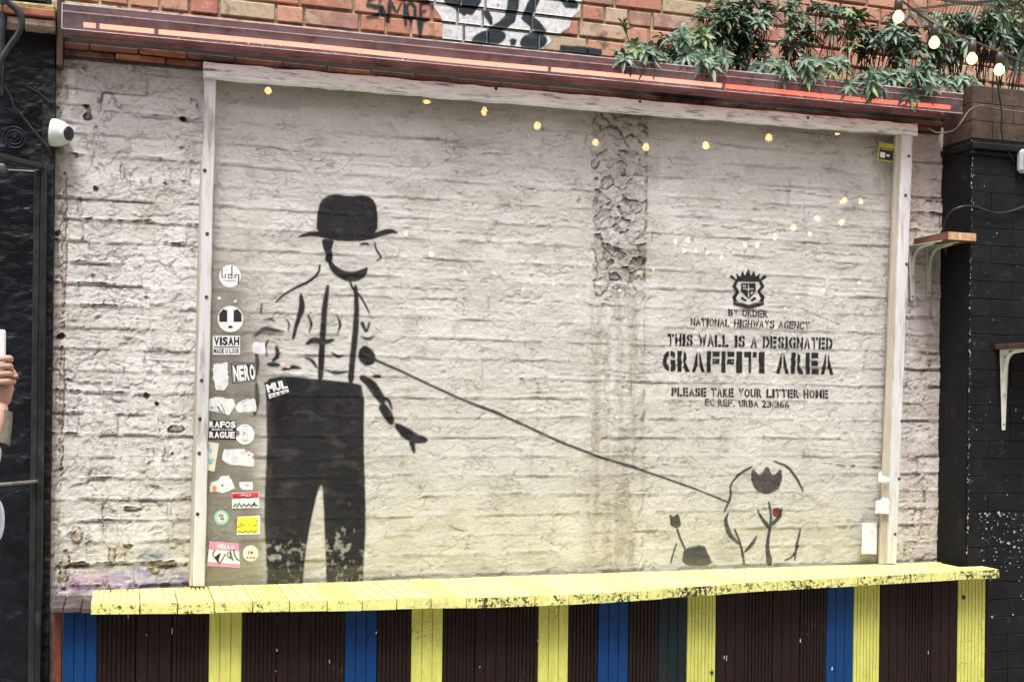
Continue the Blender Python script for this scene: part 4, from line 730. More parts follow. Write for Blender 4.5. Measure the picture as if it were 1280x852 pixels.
sticker('blank white card with faint grey marks low at the right of the sheet', [(1078,653),(1096,652.5),(1095.5,692),(1077,691.5)], PW, [([S([(1083,665),(1085,665)], .8), S([(1088,664),(1091,664)], .9), S([(1084.5,669),(1086,670.5)], .8), S([(1090,663),(1090.5,667)], .8)], PG, 'print')])

# =================================================================== bar counter
ZB = .996
FR = [(66,754.5),(113,753.2),(250,752.5),(362,750.5),(453,749),(540,747),(640,745.5),(730,742),(800,737.5),(880,732),(960,726.5),(1050,721.5),(1130,717),(1249,711)]
FP = [zp(x, y, ZB) for x, y in FR]
def yfront(x):
    for a_, b_ in zip(FP[:-1], FP[1:]):
        if x <= b_.x or b_ is FP[-1]: t = (x-a_.x)/(b_.x-a_.x); return a_.y+(b_.y-a_.y)*t
def fpy(px): return float(np.interp(px, [f[0] for f in FR], [f[1] for f in FR]))
def woodmat(name, col, wear, wamt, rough=.55, bump=.0015, frontonly=False):
    m = bpy.data.materials.new(name); m.use_nodes = True; t = m.node_tree; N = t.nodes; L = t.links; b = N['Principled BSDF']; b.inputs['Roughness'].default_value = rough; b.inputs['Specular IOR Level'].default_value = .22
    g = N.new('ShaderNodeNewGeometry'); mp = N.new('ShaderNodeMapping'); L.new(g.outputs['Position'], mp.inputs[0]); mp.inputs['Scale'].default_value = (6, 1, 1) if not frontonly else (6, 1, 3)
    n = N.new('ShaderNodeTexNoise'); n.inputs['Scale'].default_value = 9; n.inputs['Detail'].default_value = 7; n.inputs['Roughness'].default_value = .7; L.new(mp.outputs[0], n.inputs[0])
    x = N.new('ShaderNodeMix'); x.data_type = 'RGBA'; L.new(n.outputs[0], x.inputs[0]); x.inputs[6].default_value = (*[c*.6 for c in col], 1); x.inputs[7].default_value = (*[min(1, c*1.32) for c in col], 1)
    n2 = N.new('ShaderNodeTexNoise'); n2.inputs['Scale'].default_value = 75; n2.inputs['Detail'].default_value = 6; n2.inputs['Roughness'].default_value = .75; L.new(g.outputs['Position'], n2.inputs[0])
    n3 = N.new('ShaderNodeTexNoise'); n3.inputs['Scale'].default_value = 5; n3.inputs['Detail'].default_value = 3; L.new(g.outputs['Position'], n3.inputs[0])
    ad = N.new('ShaderNodeMath'); ad.operation = 'MULTIPLY_ADD'; L.new(n3.outputs[0], ad.inputs[0]); ad.inputs[1].default_value = .5; L.new(n2.outputs[0], ad.inputs[2])
    if frontonly:     # cut ends at the front edge are chipped hardest, and most toward their lower arris
        sp = N.new('ShaderNodeSeparateXYZ'); L.new(g.outputs['True Normal'], sp.inputs[0]); fm = N.new('ShaderNodeMapRange'); L.new(sp.outputs[1], fm.inputs[0]); fm.inputs[1].default_value = -.3; fm.inputs[2].default_value = -.9; fm.inputs[3].default_value = 0; fm.inputs[4].default_value = .19
        px_ = N.new('ShaderNodeSeparateXYZ'); L.new(g.outputs['Position'], px_.inputs[0]); fx = N.new('ShaderNodeMapRange'); L.new(px_.outputs[0], fx.inputs[0]); fx.inputs[1].default_value = .3; fx.inputs[2].default_value = 1.9; fx.inputs[3].default_value = .62; fx.inputs[4].default_value = .82
        mu = N.new('ShaderNodeMath'); mu.operation = 'MULTIPLY'; L.new(fm.outputs[0], mu.inputs[0]); L.new(fx.outputs[0], mu.inputs[1])
        a2 = N.new('ShaderNodeMath'); L.new(ad.outputs[0], a2.inputs[0]); L.new(mu.outputs[0], a2.inputs[1]); ad = a2
    n4 = N.new('ShaderNodeTexNoise'); n4.inputs['Scale'].default_value = 11; n4.inputs['Detail'].default_value = 8; n4.inputs['Roughness'].default_value = .75; L.new(mp.outputs[0] if not frontonly else g.outputs['Position'], n4.inputs[0])
    r4 = N.new('ShaderNodeMapRange'); L.new(n4.outputs[0], r4.inputs[0]); r4.inputs[1].default_value = .52; r4.inputs[2].default_value = .74; r4.inputs[3].default_value = 0; r4.inputs[4].default_value = .62
    x4 = N.new('ShaderNodeMix'); x4.data_type = 'RGBA'; L.new(r4.outputs[0], x4.inputs[0]); L.new(x.outputs[2], x4.inputs[6]); x4.inputs[7].default_value = (*[c*.45+w2*.5 for c, w2 in zip(col, wear)], 1); x = x4
    mr = N.new('ShaderNodeMapRange'); L.new(ad.outputs[0], mr.inputs[0]); mr.inputs[1].default_value = 1.0-wamt; mr.inputs[2].default_value = 1.04-wamt
    y = N.new('ShaderNodeMix'); y.data_type = 'RGBA'; L.new(mr.outputs[0], y.inputs[0]); L.new(x.outputs[2], y.inputs[6]); y.inputs[7].default_value = (*wear, 1); L.new(y.outputs[2], b.inputs['Base Color'])
    bp = N.new('ShaderNodeBump'); bp.inputs['Distance'].default_value = bump; bp.inputs['Strength'].default_value = .8; L.new(ad.outputs[0], bp.inputs['Height']); L.new(bp.outputs[0], b.inputs['Normal'])
    return m
YT = woodmat('yellow_gloss_top_paint', (.76, .74, .27), (.05, .045, .02), .075, .45, .0012, True)
YV = woodmat('yellow_board_paint', (.64, .64, .15), (.16, .13, .05), .12, .55); BV = woodmat('blue_board_paint', (.0035, .042, .155), (.015, .04, .10), .12, .5); KV = woodmat('dark_brown_board_stain', (.015, .0065, .0048), (.05, .03, .025), .12, .6); RV = woodmat('red_brown_post_stain', (.16, .045, .03), (.07, .03, .02), .2, .6); TV = woodmat('teal_black_board_paint', (.006, .017, .021), (.035, .017, .013), .2, .55)
bar = empty('bar_counter', (1.6, -.3, 0), 'long bar counter of yellow deck planks over yellow, blue and dark brown boards', 'counter')
def grooved(o, u, l, n, w_, L_, th, grooves, gw=.0035, gd=.004, L2=None):
    """deck board: profile across u (width), extruded along l, thickness against n; grooves = list of centres in 0..1"""
    pts = [(0, -th), (0, -.002), (.002, 0)]
    for g in grooves: c = g*w_; pts += [(c-gw/2, 0), (c-gw/3, -gd), (c+gw/3, -gd), (c+gw/2, 0)]
    pts += [(w_-.002, 0), (w_, -.002), (w_, -th)]
    L2 = L_ if L2 is None else L2; V = []
    for a_, b_ in pts: V.append(o+u*a_+n*b_)
    for a_, b_ in pts: V.append(o+u*a_+n*b_+l*(L_+(L2-L_)*a_/w_))
    k = len(pts); mb = MB(); mb.v = [tuple(v) for v in V]; mb.f = [(i, (i+1) % k, (i+1) % k+k, i+k) for i in range(k)]+[tuple(range(k)), tuple(range(k, 2*k))[::-1]]; return mb
G7 = [(i+1)/8 for i in range(7)]; G2 = [1/3, 2/3]
ex = [113,175,222,268,316,362,409,453,496,539,583,627,669,711,749,787,829,864,902,937,972,1006,1039,1072,1102,1133,1164,1194,1220,1249]
rp = random.Random(4)
for i, (pa, pb) in enumerate(zip(ex[:-1], ex[1:])):
    A = zp(pa, fpy(pa), ZB); B = zp(pb, fpy(pb), ZB); gr = (G7 if i in (0, 2, 4, 6) or (i > 6 and i % 3 == 0) else G2)
    sh_ = 1 if i < 11 else .6; dz = rp.uniform(-.0012, .0012); x0, x1 = A.x+.002, B.x-.002
    yb = -.006 if i < len(ex)-2 else -.10
    if x0 > 3.37: yb = -.205
    elif x1 > 3.37: x1b = x1
    dy = rp.uniform(-.003, .003)
    y0, y1 = A.y+dy, B.y+dy
    ybk = -.0465
    if x1 > 3.375: ybk = -.2
    mb = grooved(Vector((x0, ybk, ZB+dz)), Vector((1, 0, 0)), Vector((0, -1, 0)), Vector((0, 0, 1)), x1-x0, ybk-y0, .036, gr, .0065*sh_+.0005, .008*sh_, ybk-y1)
    mb.build('plank', YT, bar)
MB().box((FP[1].x+.004, -.0463, ZB-.03), (3.37, -.0440, ZB-.0002)).build('back_trim', YT, bar)
# front boards
bounds = [(66,'r',0),(78,'b',2),(122,'k',7),(170,'k',2),(215,'k',7),(261,'y',2),(303,'k',7),(346,'k',2),(389,'k',7),(431,'b',2),(472,'k',7),(514,'y',2),(554,'k',7),(594,'k',2),(634,'k',7),(673,'y',2),(711,'k',7),(748,'b',2),(786,'k',7),(823,'t',2),(859,'y',7),(895,'k',2),(931,'k',7),(966,'k',2),(1000,'k',7),(1033,'b',2),(1067,'y',7),(1100,'k',2),(1132,'k',7),(1164,'k',2),(1197,'y',7),(1232,'',0)]
BM = {'b': (BV, 'blue painted board'), 'y': (YV, 'yellow painted board'), 'k': (KV, None), 't': (TV, 'teal-black painted board'), 'r': (RV, 'red-brown end post')}
def frontpt(px):
    y = -.3
    for _ in range(12): p = wp(px, 800, y); y = yfront(max(p.x, -.25))+.075
    return p
for (pa, c, g), (pb, _, _) in zip(bounds[:-1], bounds[1:]):
    A, B = frontpt(pa), frontpt(pb); u = Vector((B.x-A.x, B.y-A.y, 0)); w_ = u.length-.0035; u.normalize(); n = Vector((u.y, -u.x, 0))
    if n.y > 0: n = -n
    zt_ = ZB-.0375 if pa > 70 else ZB-.018
    gg = {0: [], 2: G2, 7: G7}[g]; m_, lb = BM[c]; off = n*rp.uniform(-.0015, .002)
    grooved(Vector((A.x, A.y, 0))+u*.001+off, u, Vector((0, 0, 1)), n, w_, zt_, .024, gg, .004 if g == 7 else .0035, .005).build('post' if c == 'r' else 'board', m_, bar, label=lb)
A = frontpt(1232); u = Vector((0, 1, 0))
grooved(Vector((A.x+.02, -.212, 0)), Vector((0, -1, 0)), Vector((0, 0, 1)), Vector((1, 0, 0)), abs(-.212-A.y)+.003, ZB-.0375, .02, [.33, .66]).build('end_board', KV, bar)
CP = mat('sooty_cap_timber', (.055, .040, .036), .8, .3, 14, .003, 50, dirt=(.16, .12, .11), dscale=10, damt=.3)
fa = zp(66, 758, ZB-.012); 
for xa, xb, h_ in ((-.240, -.205, .0), (-.203, -.150, -.002), (-.148, -.108, -.005)): MB().box((xa, yfront(xb)+.02 if xb > -.2 else -.30, ZB-.032+h_), (xb, -.047, ZB-.012+h_), .003).build('cap_piece', CP, bar)
MB().box((-.10, -.2, ZB-.09), (3.3, -.16, ZB-.040)).build('bearer', CP, bar)
MB().lathe(wp(1205, 746, frontpt(1205).y-.004), (0, -1, 0), [(-.003, .009), (.0, .009), (.001, .007)], 12).build('bolt_hole', PK, bar)
MB().lathe(wp(890, 840, frontpt(890).y-.004), (0, -1, 0), [(-.003, .007), (.0, .007), (.001, .005)], 12).build('bolt_hole', PK, bar)
for px, py in ((160,770),(183,793),(215,788),(345,838),(346,812),(412,826),(470,790),(519,815),(600,833),(672,800),(700,845),(905,821),(908,822),(1000,800),(1040,835),(1160,815)):
    q_ = frontpt(px); z = wp(px, py, q_.y).z; ch = rp.uniform(.003, .011); cw_ = rp.uniform(.0009, .0022); MB().box((q_.x-cw_, q_.y-.0045, z-ch), (q_.x+cw_, q_.y-.001, z+ch), .001).build('paint_chip', SPK, bar)

# =================================================================== black brick pier on the right
pr = empty('black_pier', (3.9, -.1, 0), 'black painted brick pier projecting at the right edge with chipped pale corner', 'pier')
BP = mat('black_brick_paint', (.0045, .0045, .0055), .62, .4, 10, .005, 50, spec=.28, dirt=(.06, .06, .065), dscale=26, damt=.14)
PX, PYF = 3.385, -.192; PXc = 3.41
BRN = mat('sooty_brown_brick', (.075, .046, .030), .85, .3, 14, .004, 50, dirt=(.05, .035, .03), dscale=10, damt=.5)
MB().box((PX+.003, PYF+.0035, 0), (4.6, .12, 3.03)).build('mortar', mat('black_mortar', (.004, .004, .0045), .8, .3, 30, .005, 60), pr)
rq = random.Random(8)
for c in range(40):
    z = .02+c*.0755; x = PX-.0; first = True
    m_ = BP if z < 2.76 else BRN
    while x < 4.5:
        l = (.215 if (rq.random() < .5) ^ (c % 2 == 0) else .105)
        if z > .0: MB().box((x+(.002 if first else 0), PYF+rq.uniform(-.0015, .001), z), (x+l, PYF+.10 if not first else -.001, z+.073), .0015).build('brick', m_, pr)
        x += l+.0030; first = False
MB().box((PX-.004, PYF+.007, 0), (PX+.0015, -.001, 2.742)).build('side_render', mat('smooth_black_render', (.0045, .0045, .0055), .68, .3, 8, .003, 25, spec=.25, dirt=(.03, .03, .032), dscale=12, damt=.15), pr)
mbc = MB()
for _ in range(130):
    z = rq.uniform(1.05, 2.8); c = rq.choice([0, 1, 2]); r_ = rq.uniform(.001, .004)*(2.4 if rq.random() < .12 else 1); q_ = Vector((PX+rq.uniform(-.002, .006)+(rq.uniform(.0, .3) if c == 2 and rq.random() < .35 else 0), PYF-.0035, z)); k = rq.randint(4, 6)
    mbc.prism([q_+Vector((r_*rq.uniform(.4, 1)*math.cos(2*math.pi*j/k)*.7, 0, r_*rq.uniform(.5, 1.6)*math.sin(2*math.pi*j/k))) for j in range(k)], (0, .002, 0))
for _ in range(110):
    z = 1.22-.5*rq.random()**1.0*rq.random(); x = PX+rq.uniform(.06, .3); r_ = rq.uniform(.001, .004)*(2.2 if rq.random() < .2 else 1); k = 6; q_ = Vector((x, PYF-.0035, z))
    mbc.prism([q_+Vector((r_*rq.uniform(.4, 1.2)*math.cos(2*math.pi*j/k), 0, r_*rq.uniform(.4, 1)*math.sin(2*math.pi*j/k))) for j in range(k)], (0, .002, 0))
mbc.build('paint_chips', mat('pale_chip', (.38, .36, .35), .8, .2, 40), pr, kind='stuff')
MB().box((PX-.012, PYF-.03, 2.762), (4.6, .1, 2.792), .005).build('ledge_course', BP, pr); MB().box((PX-.006, PYF-.015, 2.744), (4.6, .1, 2.760), .004).build('ledge_course', BP, pr)
# cables on the pier
cable([(205,47,-.05),(235,58,-.06),(275,62,-.06),(400,74,-.06),(560,90,-.06),(600,95,-.06)], -.06, .0022, 'thin black cable trailing below the neon casing over the clay tiles')
cable([(1183,318,-.06),(1180,290,-.10),(1186,268,-.17),(1200,259,-.205),(1218,258,-.212),(1232,263,-.207),(1250,266,-.207),(1270,262,-.207),(1300,250,-.207)], -.2, .005, 'black cable arching across the black pier above the small shelf')
cable([(1160,160,-.10),(1172,166,-.14),(1190,164,-.2),(1200,155,-.24),(1212,138,-.24),(1228,132,-.24),(1245,136,-.235),(1290,142,-.235)], -.2, .0035, 'thin grey cable looping under the neon casing to the pier', mat('grey_cable', (.12, .11, .10), .6, .2))
cable([(1245,92,-.28),(1248,112,-.25),(1252,140,-.235),(1252,165,-.215),(1258,185,-.21),(1268,202,-.207)], -.2, .0035, 'thin black cable dropping from the bulbs to the grey socket box')
p = wp(1268, 188, PYF); p2 = wp(1300, 220, PYF); eb = empty('socket_box', (p+p2)/2, 'pale grey weatherproof socket box cut off by the right edge', 'socket')
LG = mat('pale_grey_plastic', (.42, .45, .46), .4, .08, 20, dirt=(.25, .25, .24), dscale=20, damt=.2)
MB().box((p.x, PYF-.045, p2.z), (p2.x, PYF-.006, p.z), .012).build('casing', LG, eb); MB().box((p.x+.008, PYF-.053, p2.z+.03), (p2.x-.008, PYF-.0455, p.z-.012), .006).build('lid', LG, eb)
p = wp(1225, 66, .2); p2 = wp(1290, 84, .2); tag(MB().box((p.x, .19, p2.z), (p2.x, .22, p.z), .003).build('pale_board', mat('pale_blue_board', (.38, .42, .50), .6, .1, 10)), 'pale blue-grey board behind the string bulbs at the top right', 'board')

# shelves
def bracket(parent, p0, arm, drop, w_=.042, label=None):
    """pressed steel shelf bracket: arm out from the wall, tapering leg down"""
    m_ = mat('cream_green_steel', (.50, .52, .42), .45, .06, 20, dirt=(.30, .30, .22), dscale=14, damt=.25) if label is None else mat('cream_steel', (.78, .78, .70), .45, .06, 20)
    x, y, z = p0; h = w_/2; mb = MB()
    mb.add([(x-h, y, z), (x+h, y, z), (x+h*.35, y, z-drop), (x-h*.35, y, z-drop), (x-h, y-.003, z), (x+h, y-.003, z), (x+h*.35, y-.003, z-drop), (x-h*.35, y-.003, z-drop)], [(0, 1, 2, 3), (4, 7, 6, 5), (0, 4, 5, 1), (1, 5, 6, 2), (2, 6, 7, 3), (3, 7, 4, 0)])
    mb.add([(x-h, y-.0035, z), (x+h, y-.0035, z), (x+h*.4, y-arm, z), (x-h*.4, y-arm, z), (x-h, y-.0035, z-.003), (x+h, y-.0035, z-.003), (x+h*.4, y-arm, z-.003), (x-h*.4, y-arm, z-.003)], [(0, 1, 2, 3), (4, 7, 6, 5), (0, 4, 5, 1), (1, 5, 6, 2), (2, 6, 7, 3), (3, 7, 4, 0)])
    P = [Vector((x, y-.005, z-drop*.55)), Vector((x, y-.012, z-drop*.25)), Vector((x, y-.028, z-.030)), Vector((x, y-.06, z-.012)), Vector((x, y-arm*.8, z-.004))]
    mb.tube(spline(P, 5), [w_*.16]*21, 8)
    o = mb.build('bracket', m_, parent)
    for dz in (.03, drop*.93): MB().lathe((x, y-.003, z-dz), (0, -1, 0), [(0, .0035), (.002, .0035), (.003, .002)], 8).build('screw', SCW, o)
    return o
s0 = wp(1135, 305, 0); zz = s0.z
sf = empty('wall_shelf', (3.28, -.1, zz), 'short wooden plank shelf jutting from the wall on two pale steel brackets', 'shelf')
xa, xb = wp(1188, 300, -.235).x-.012, PX-.006
SW = mat('varnished_brown_wood', (.13, .055, .03), .5, .3, 10, .001, 30, stretch=(3, .4, 3)); EG = mat('pale_end_grain', (.52, .31, .18), .7, .15, 60, .001, 90)
zt_ = wp(1210, 291, -.235).z; zb_ = wp(1210, 301, -.235).z
xm = xa+(xb-xa)*.42
MB().box((xa, -.235, zb_), (xm-.001, -.004, zt_), .0015).build('plank', SW, sf); MB().box((xm+.001, -.235, zb_), (xb, -.004, zt_), .0015).build('plank', SW, sf)
MB().box((xa+.001, -.2375, zb_+.001), (xm-.003, -.2352, zt_-.001)).build('end_grain', EG, sf); MB().box((xm+.002, -.2375, zb_+.001), (xb-.001, -.2352, zt_-.001)).build('end_grain', EG, sf)
MB().box((xm-.0025, -.2372, zb_+.001), (xm+.0015, -.2353, zt_-.001)).build('glue_line', mat('white_glue', (.7, .68, .62), .5, .05), sf)
for px in (1139, 1160): bracket(sf, (wp(px, 320, -.006).x, -.014, zb_-.001), .19, .215 if px > 1150 else .235)
zs_ = wp(1250, 437, PYF).z
sf2 = empty('wall_shelf', (3.6, PYF, zs_), 'dark shelf on a white bracket fixed to the black pier at the right edge', 'shelf')
MB().box((wp(1243, 430, PYF).x, PYF-.20, zs_+.001), (4.2, PYF-.004, zs_+.022), .002).build('plank', mat('dark_shelf_wood', (.07, .035, .022), .6, .3, 12, .001, 40), sf2)
bracket(sf2, (wp(1254, 440, PYF).x, PYF-.006, zs_), .17, wp(1254, 438, PYF).z-wp(1254, 538, PYF).z, .046, 'w')

# =================================================================== planting above
LG_ = [mat('grey_green_leaf', (.085, .14, .085), .5, .3, 25, col2=(.13, .19, .12)), mat('deep_green_leaf', (.035, .075, .035), .45, .3, 25), mat('fresh_green_leaf', (.11, .17, .05), .5, .25, 25)]
STM = mat('brown_stem', (.09, .06, .035), .8, .2, 30)
def leaf(mb, base, d, nrm, L_, w_, droop):
    d = d.normalized(); s = d.cross(nrm)
    if s.length < .01: s = d.orthogonal()
    s.normalize(); n = s.cross(d).normalized(); prof = ((0, .0, 0), (.25, .8, .0), (.55, 1, -.25), (.8, .62, -.62), (1, 0, -1)); V = []
    for t, ww, dr in prof:
        c = base+d*L_*t+Vector((0, 0, dr*droop*L_))
        if ww == 0: V.append(c)
        else: V += [c-s*w_*ww/2+n*w_*.18, c, c+s*w_*ww/2+n*w_*.18]
    mb.add(V, [(0, 1, 2), (0, 2, 3), (1, 4, 5, 2), (2, 5, 6, 3), (4, 7, 8, 5), (5, 8, 9, 6), (7, 10, 8), (8, 10, 9)])
pl = random.Random(17)
def shrub(blobs, y, label, n, Lf=.066):
    base = wp(sum(b[0] for b in blobs)/len(blobs), 112, y); base.z = 2.96
    o = empty('shrub', base, label, 'shrub', 'leafy shrubs in the planter above the wall'); mbs = MB(); lv = [MB(), MB(), MB()]
    tot = sum(b[2]*b[3] for b in blobs)
    for cx_, cy_, rx, ry in blobs:
        k = max(3, int(n*rx*ry/tot*1.25))
        for i in range(k):
            a_ = pl.uniform(0, 6.28); rr = math.sqrt(pl.random()); yy = (y+pl.uniform(-.12, .10)) if cy_ < 66 or pl.random() < .3 else -.13+pl.uniform(-.06, .04)
            tip = wp(cx_+rx*rr*math.cos(a_), cy_+ry*rr*math.sin(a_), yy); root = Vector((base.x*.3+tip.x*.7+pl.uniform(-.05, .05), y+.03, 2.95)); 
            axis = (tip-root); axis = (axis.normalized()+Vector((pl.uniform(-.6, .6), pl.uniform(-.8, .1), pl.uniform(-.2, .5)))).normalized()
            mid = root.lerp(tip, .5)+Vector((pl.uniform(-.03, .03), .02, pl.uniform(0, .03))); 
            mbs.tube([tip.lerp(root, .35)+Vector((0, .02, 0)), tip-axis*.04, tip], [.0022, .0016, .001], 4, False)
            if i % 5 == 0: mbs.tube([root, mid, tip-axis*.02], [.004, .003, .0018], 4, False)
            kk = pl.randint(8, 12); ref = axis.orthogonal().normalized(); r0 = pl.uniform(0, 6.28); mt = pl.choices([0, 1, 2], [.55, .33, .12])[0]
            for j in range(kk):
                q_ = r0+j*2.4; rad = (Matrix.Rotation(q_, 3, axis) @ ref); up_ = pl.uniform(-.25, .35)+.6*(j/kk); d_ = (rad+axis*up_).normalized()
                leaf(lv[mt], tip-axis*.018*(1-j/kk), d_, axis, Lf*pl.uniform(.7, 1.15)*(1-.3*j/kk), Lf*.29, pl.uniform(.2, .7))
    mbs.build('stem', STM, o, True)
    for mb, m_ in zip(lv, LG_):
        if mb.v: mb2 = mk('leaves', mb.v, mb.f, m_, o, True, kind='stuff')
    return o
shrub([(830,62,28,18),(795,68,24,12),(870,52,30,26)], .02, 'low grey-green shrub spilling left over the brown ledge, leftmost of the planting', 60)
shrub([(905,36,40,34),(880,66,30,16),(935,62,28,20),(935,12,34,20),(965,84,20,12)], .08, 'dense dark leafy shrub standing highest against the bricks left of the bulbs', 110)
shrub([(1010,25,34,26),(1030,80,30,14),(1000,92,26,12),(992,56,20,22),(1062,24,30,22),(1075,50,26,16)], .08, 'airy shrub with whorled leaves in front of bare orange bricks', 66)
shrub([(1080,108,28,9),(1150,114,30,10),(1115,62,40,18),(1100,92,30,14),(1130,36,24,22)], .05, 'straggly shrub drooping over the red end of the neon tube', 62)
shrub([(1200,34,40,22),(1175,62,30,22),(1235,34,40,22),(1265,20,30,30),(1165,92,26,14),(1208,102,18,10),(1268,60,20,20)], .10, 'dark shrub behind the four lit bulbs', 125)
for px, h_, lb in ((780, 60, 'single upright sprig standing alone at the left end of the planting'), ):
    a_ = wp(786, 50, .1); tp = wp(777, 27, .08); o = empty('plant_sprig', Vector((a_.x, .1, 2.96)), lb, 'plant'); MB().tube([Vector((a_.x+.01, .1, 2.96)), a_, tp], [.003, .002, .001], 5).build('stem', STM, o); mb = MB()
    for j in range(8): leaf(mb, tp.lerp(a_, .1*j), Vector((math.cos(j*2.4), -.4, .5)), Vector((0, 0, 1)), .04, .012, .2)
    mk('leaves', mb.v, mb.f, LG_[2], o, True, kind='stuff')
pm = empty('palm', (4.1, .3, 2.96), 'palm with long feathery fronds arching in from the top right corner', 'palm')
PMM = mat('palm_green', (.022, .045, .016), .45, .3, 20); 
for pts, L_ in (([(1290,-10),(1240,2),(1200,6),(1165,10),(1148,12)], .085), ([(1300,-30),(1265,-12),(1235,-2),(1205,-4),(1180,-8)], .075), ([(1310,10),(1290,12),(1268,30),(1258,52),(1262,80)], .08), ([(1310,-20),(1290,-5),(1262,8),(1250,30),(1240,44)], .08), ([(1320,40),(1300,45),(1280,62),(1270,95)], .07)):
    P = spline([wp(x, y, .02-.01*i) for i, (x, y) in enumerate(pts)], 8); mb = MB(); mb.tube(P, [.004-.003*i/len(P) for i in range(len(P))], 5)
    for i in range(2, len(P)-1):
        for k in (0,):
            p_ = P[i].lerp(P[i+1], .5*k); t = (P[min(i+1, len(P)-1)]-P[i-1]).normalized(); s = t.cross(Vector((0, 1, 0))).normalized()
            for sg in (-1, 1):
                d_ = (t*.9+s*sg*.9+Vector((0, -.15, -.25))).normalized(); leaf(mb, p_, (t*.8+s*sg*.55+Vector((0, -.1, -.35))).normalized(), Vector((0, -1, .2)), L_*1.15*(1-.5*abs(i/len(P)-.4)), .0050, .25)
    mk('frond', mb.v, mb.f, PMM, pm, True)
MB().tube([Vector((4.25, .3, 2.95)), Vector((4.3, .28, 3.2)), Vector((4.32, .2, 3.5))], [.05, .045, .04], 10).build('trunk', STM, pm)

# =================================================================== string lights
GLOW = mat('warm_bulb_glow', (1, .8, .5), .3, .0, emis=(1, .60, .24), est=1.1); GLS = GLOW
SOC = mat('dark_socket', (.05, .04, .035), .5, .2, 30); CBL = mat('brown_flex', (.07, .045, .03), .6, .3, 30)
def string(bulbs, label, cat, dia=.046, em=GLOW, sag=.0, socket=True, hang=.075):
    c = sum((b for b in bulbs), Vector())/len(bulbs); o = empty('string_light', c, label, cat)
    P = [b+Vector((0, 0, hang)) for b in bulbs]; Q_ = [P[0]*2-P[1]]+P+[P[-1]*2-P[-2]]
    MB().tube(spline(Q_, 5), .0045, 6).build('cable', CBL, o, True)
    r_ = dia/2
    for b in bulbs:
        bo = MB().lathe(b, (0, 0, 1), [(-r_, .003), (-r_*.9, r_*.45), (-r_*.6, r_*.8), (-r_*.1, r_), (r_*.4, r_*.92), (r_*.8, r_*.62), (r_*1.15, r_*.45)], 14).build('bulb', em, o, True)
        MB().lathe(b+Vector((0, 0, r_*1.16)), (0, 0, 1), [(0, r_*.55), (.003, r_*.78), (.03, r_*.74), (hang-r_*1.2, r_*.6)], 12).build('socket', SOC, o, True)
    return o
bl = [wp(1123, 22, -.42), wp(1168, 54, -.38), wp(1215, 74, -.34), wp(1249, 88, -.32)]
mo = string(bl, 'string of four warm glowing bulbs hanging at the top right in front of the plants', 'string light', .044)
tag(MB().tube(spline([wp(1135,-4,-.42), wp(1160,20,-.40), wp(1190,40,-.37), wp(1213,56,-.34)], 6), .0022, 6).build('support_wire', mat('green_wire', (.20, .22, .14), .6, .2), None, True), 'thin pale support wire running beside the bulb string', 'wire')
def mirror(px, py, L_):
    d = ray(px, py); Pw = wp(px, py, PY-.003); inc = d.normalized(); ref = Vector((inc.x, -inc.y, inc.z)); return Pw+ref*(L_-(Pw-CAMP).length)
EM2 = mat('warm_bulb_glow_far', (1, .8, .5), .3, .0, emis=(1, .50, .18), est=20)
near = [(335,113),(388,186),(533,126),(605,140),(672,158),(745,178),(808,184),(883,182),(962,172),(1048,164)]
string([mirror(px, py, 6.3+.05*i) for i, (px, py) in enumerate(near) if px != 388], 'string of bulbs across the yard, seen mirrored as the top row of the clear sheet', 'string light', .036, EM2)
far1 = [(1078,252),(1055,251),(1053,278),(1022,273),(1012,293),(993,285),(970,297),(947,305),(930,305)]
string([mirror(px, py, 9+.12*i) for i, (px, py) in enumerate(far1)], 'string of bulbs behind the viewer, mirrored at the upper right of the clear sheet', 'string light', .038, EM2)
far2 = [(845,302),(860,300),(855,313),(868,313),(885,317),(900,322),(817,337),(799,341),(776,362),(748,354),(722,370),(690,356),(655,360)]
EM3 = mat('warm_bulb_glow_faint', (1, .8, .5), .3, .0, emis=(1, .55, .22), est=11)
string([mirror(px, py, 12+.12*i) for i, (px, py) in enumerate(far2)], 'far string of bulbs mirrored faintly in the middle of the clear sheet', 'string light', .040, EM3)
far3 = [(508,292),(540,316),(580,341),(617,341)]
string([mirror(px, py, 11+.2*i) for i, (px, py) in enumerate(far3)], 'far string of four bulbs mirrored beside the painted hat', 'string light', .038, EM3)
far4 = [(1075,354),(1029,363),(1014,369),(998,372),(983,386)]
string([mirror(px, py, 13+.1*i) for i, (px, py) in enumerate(far4)], 'far string of bulbs mirrored above the word AGENCY', 'string light', .036, EM3)

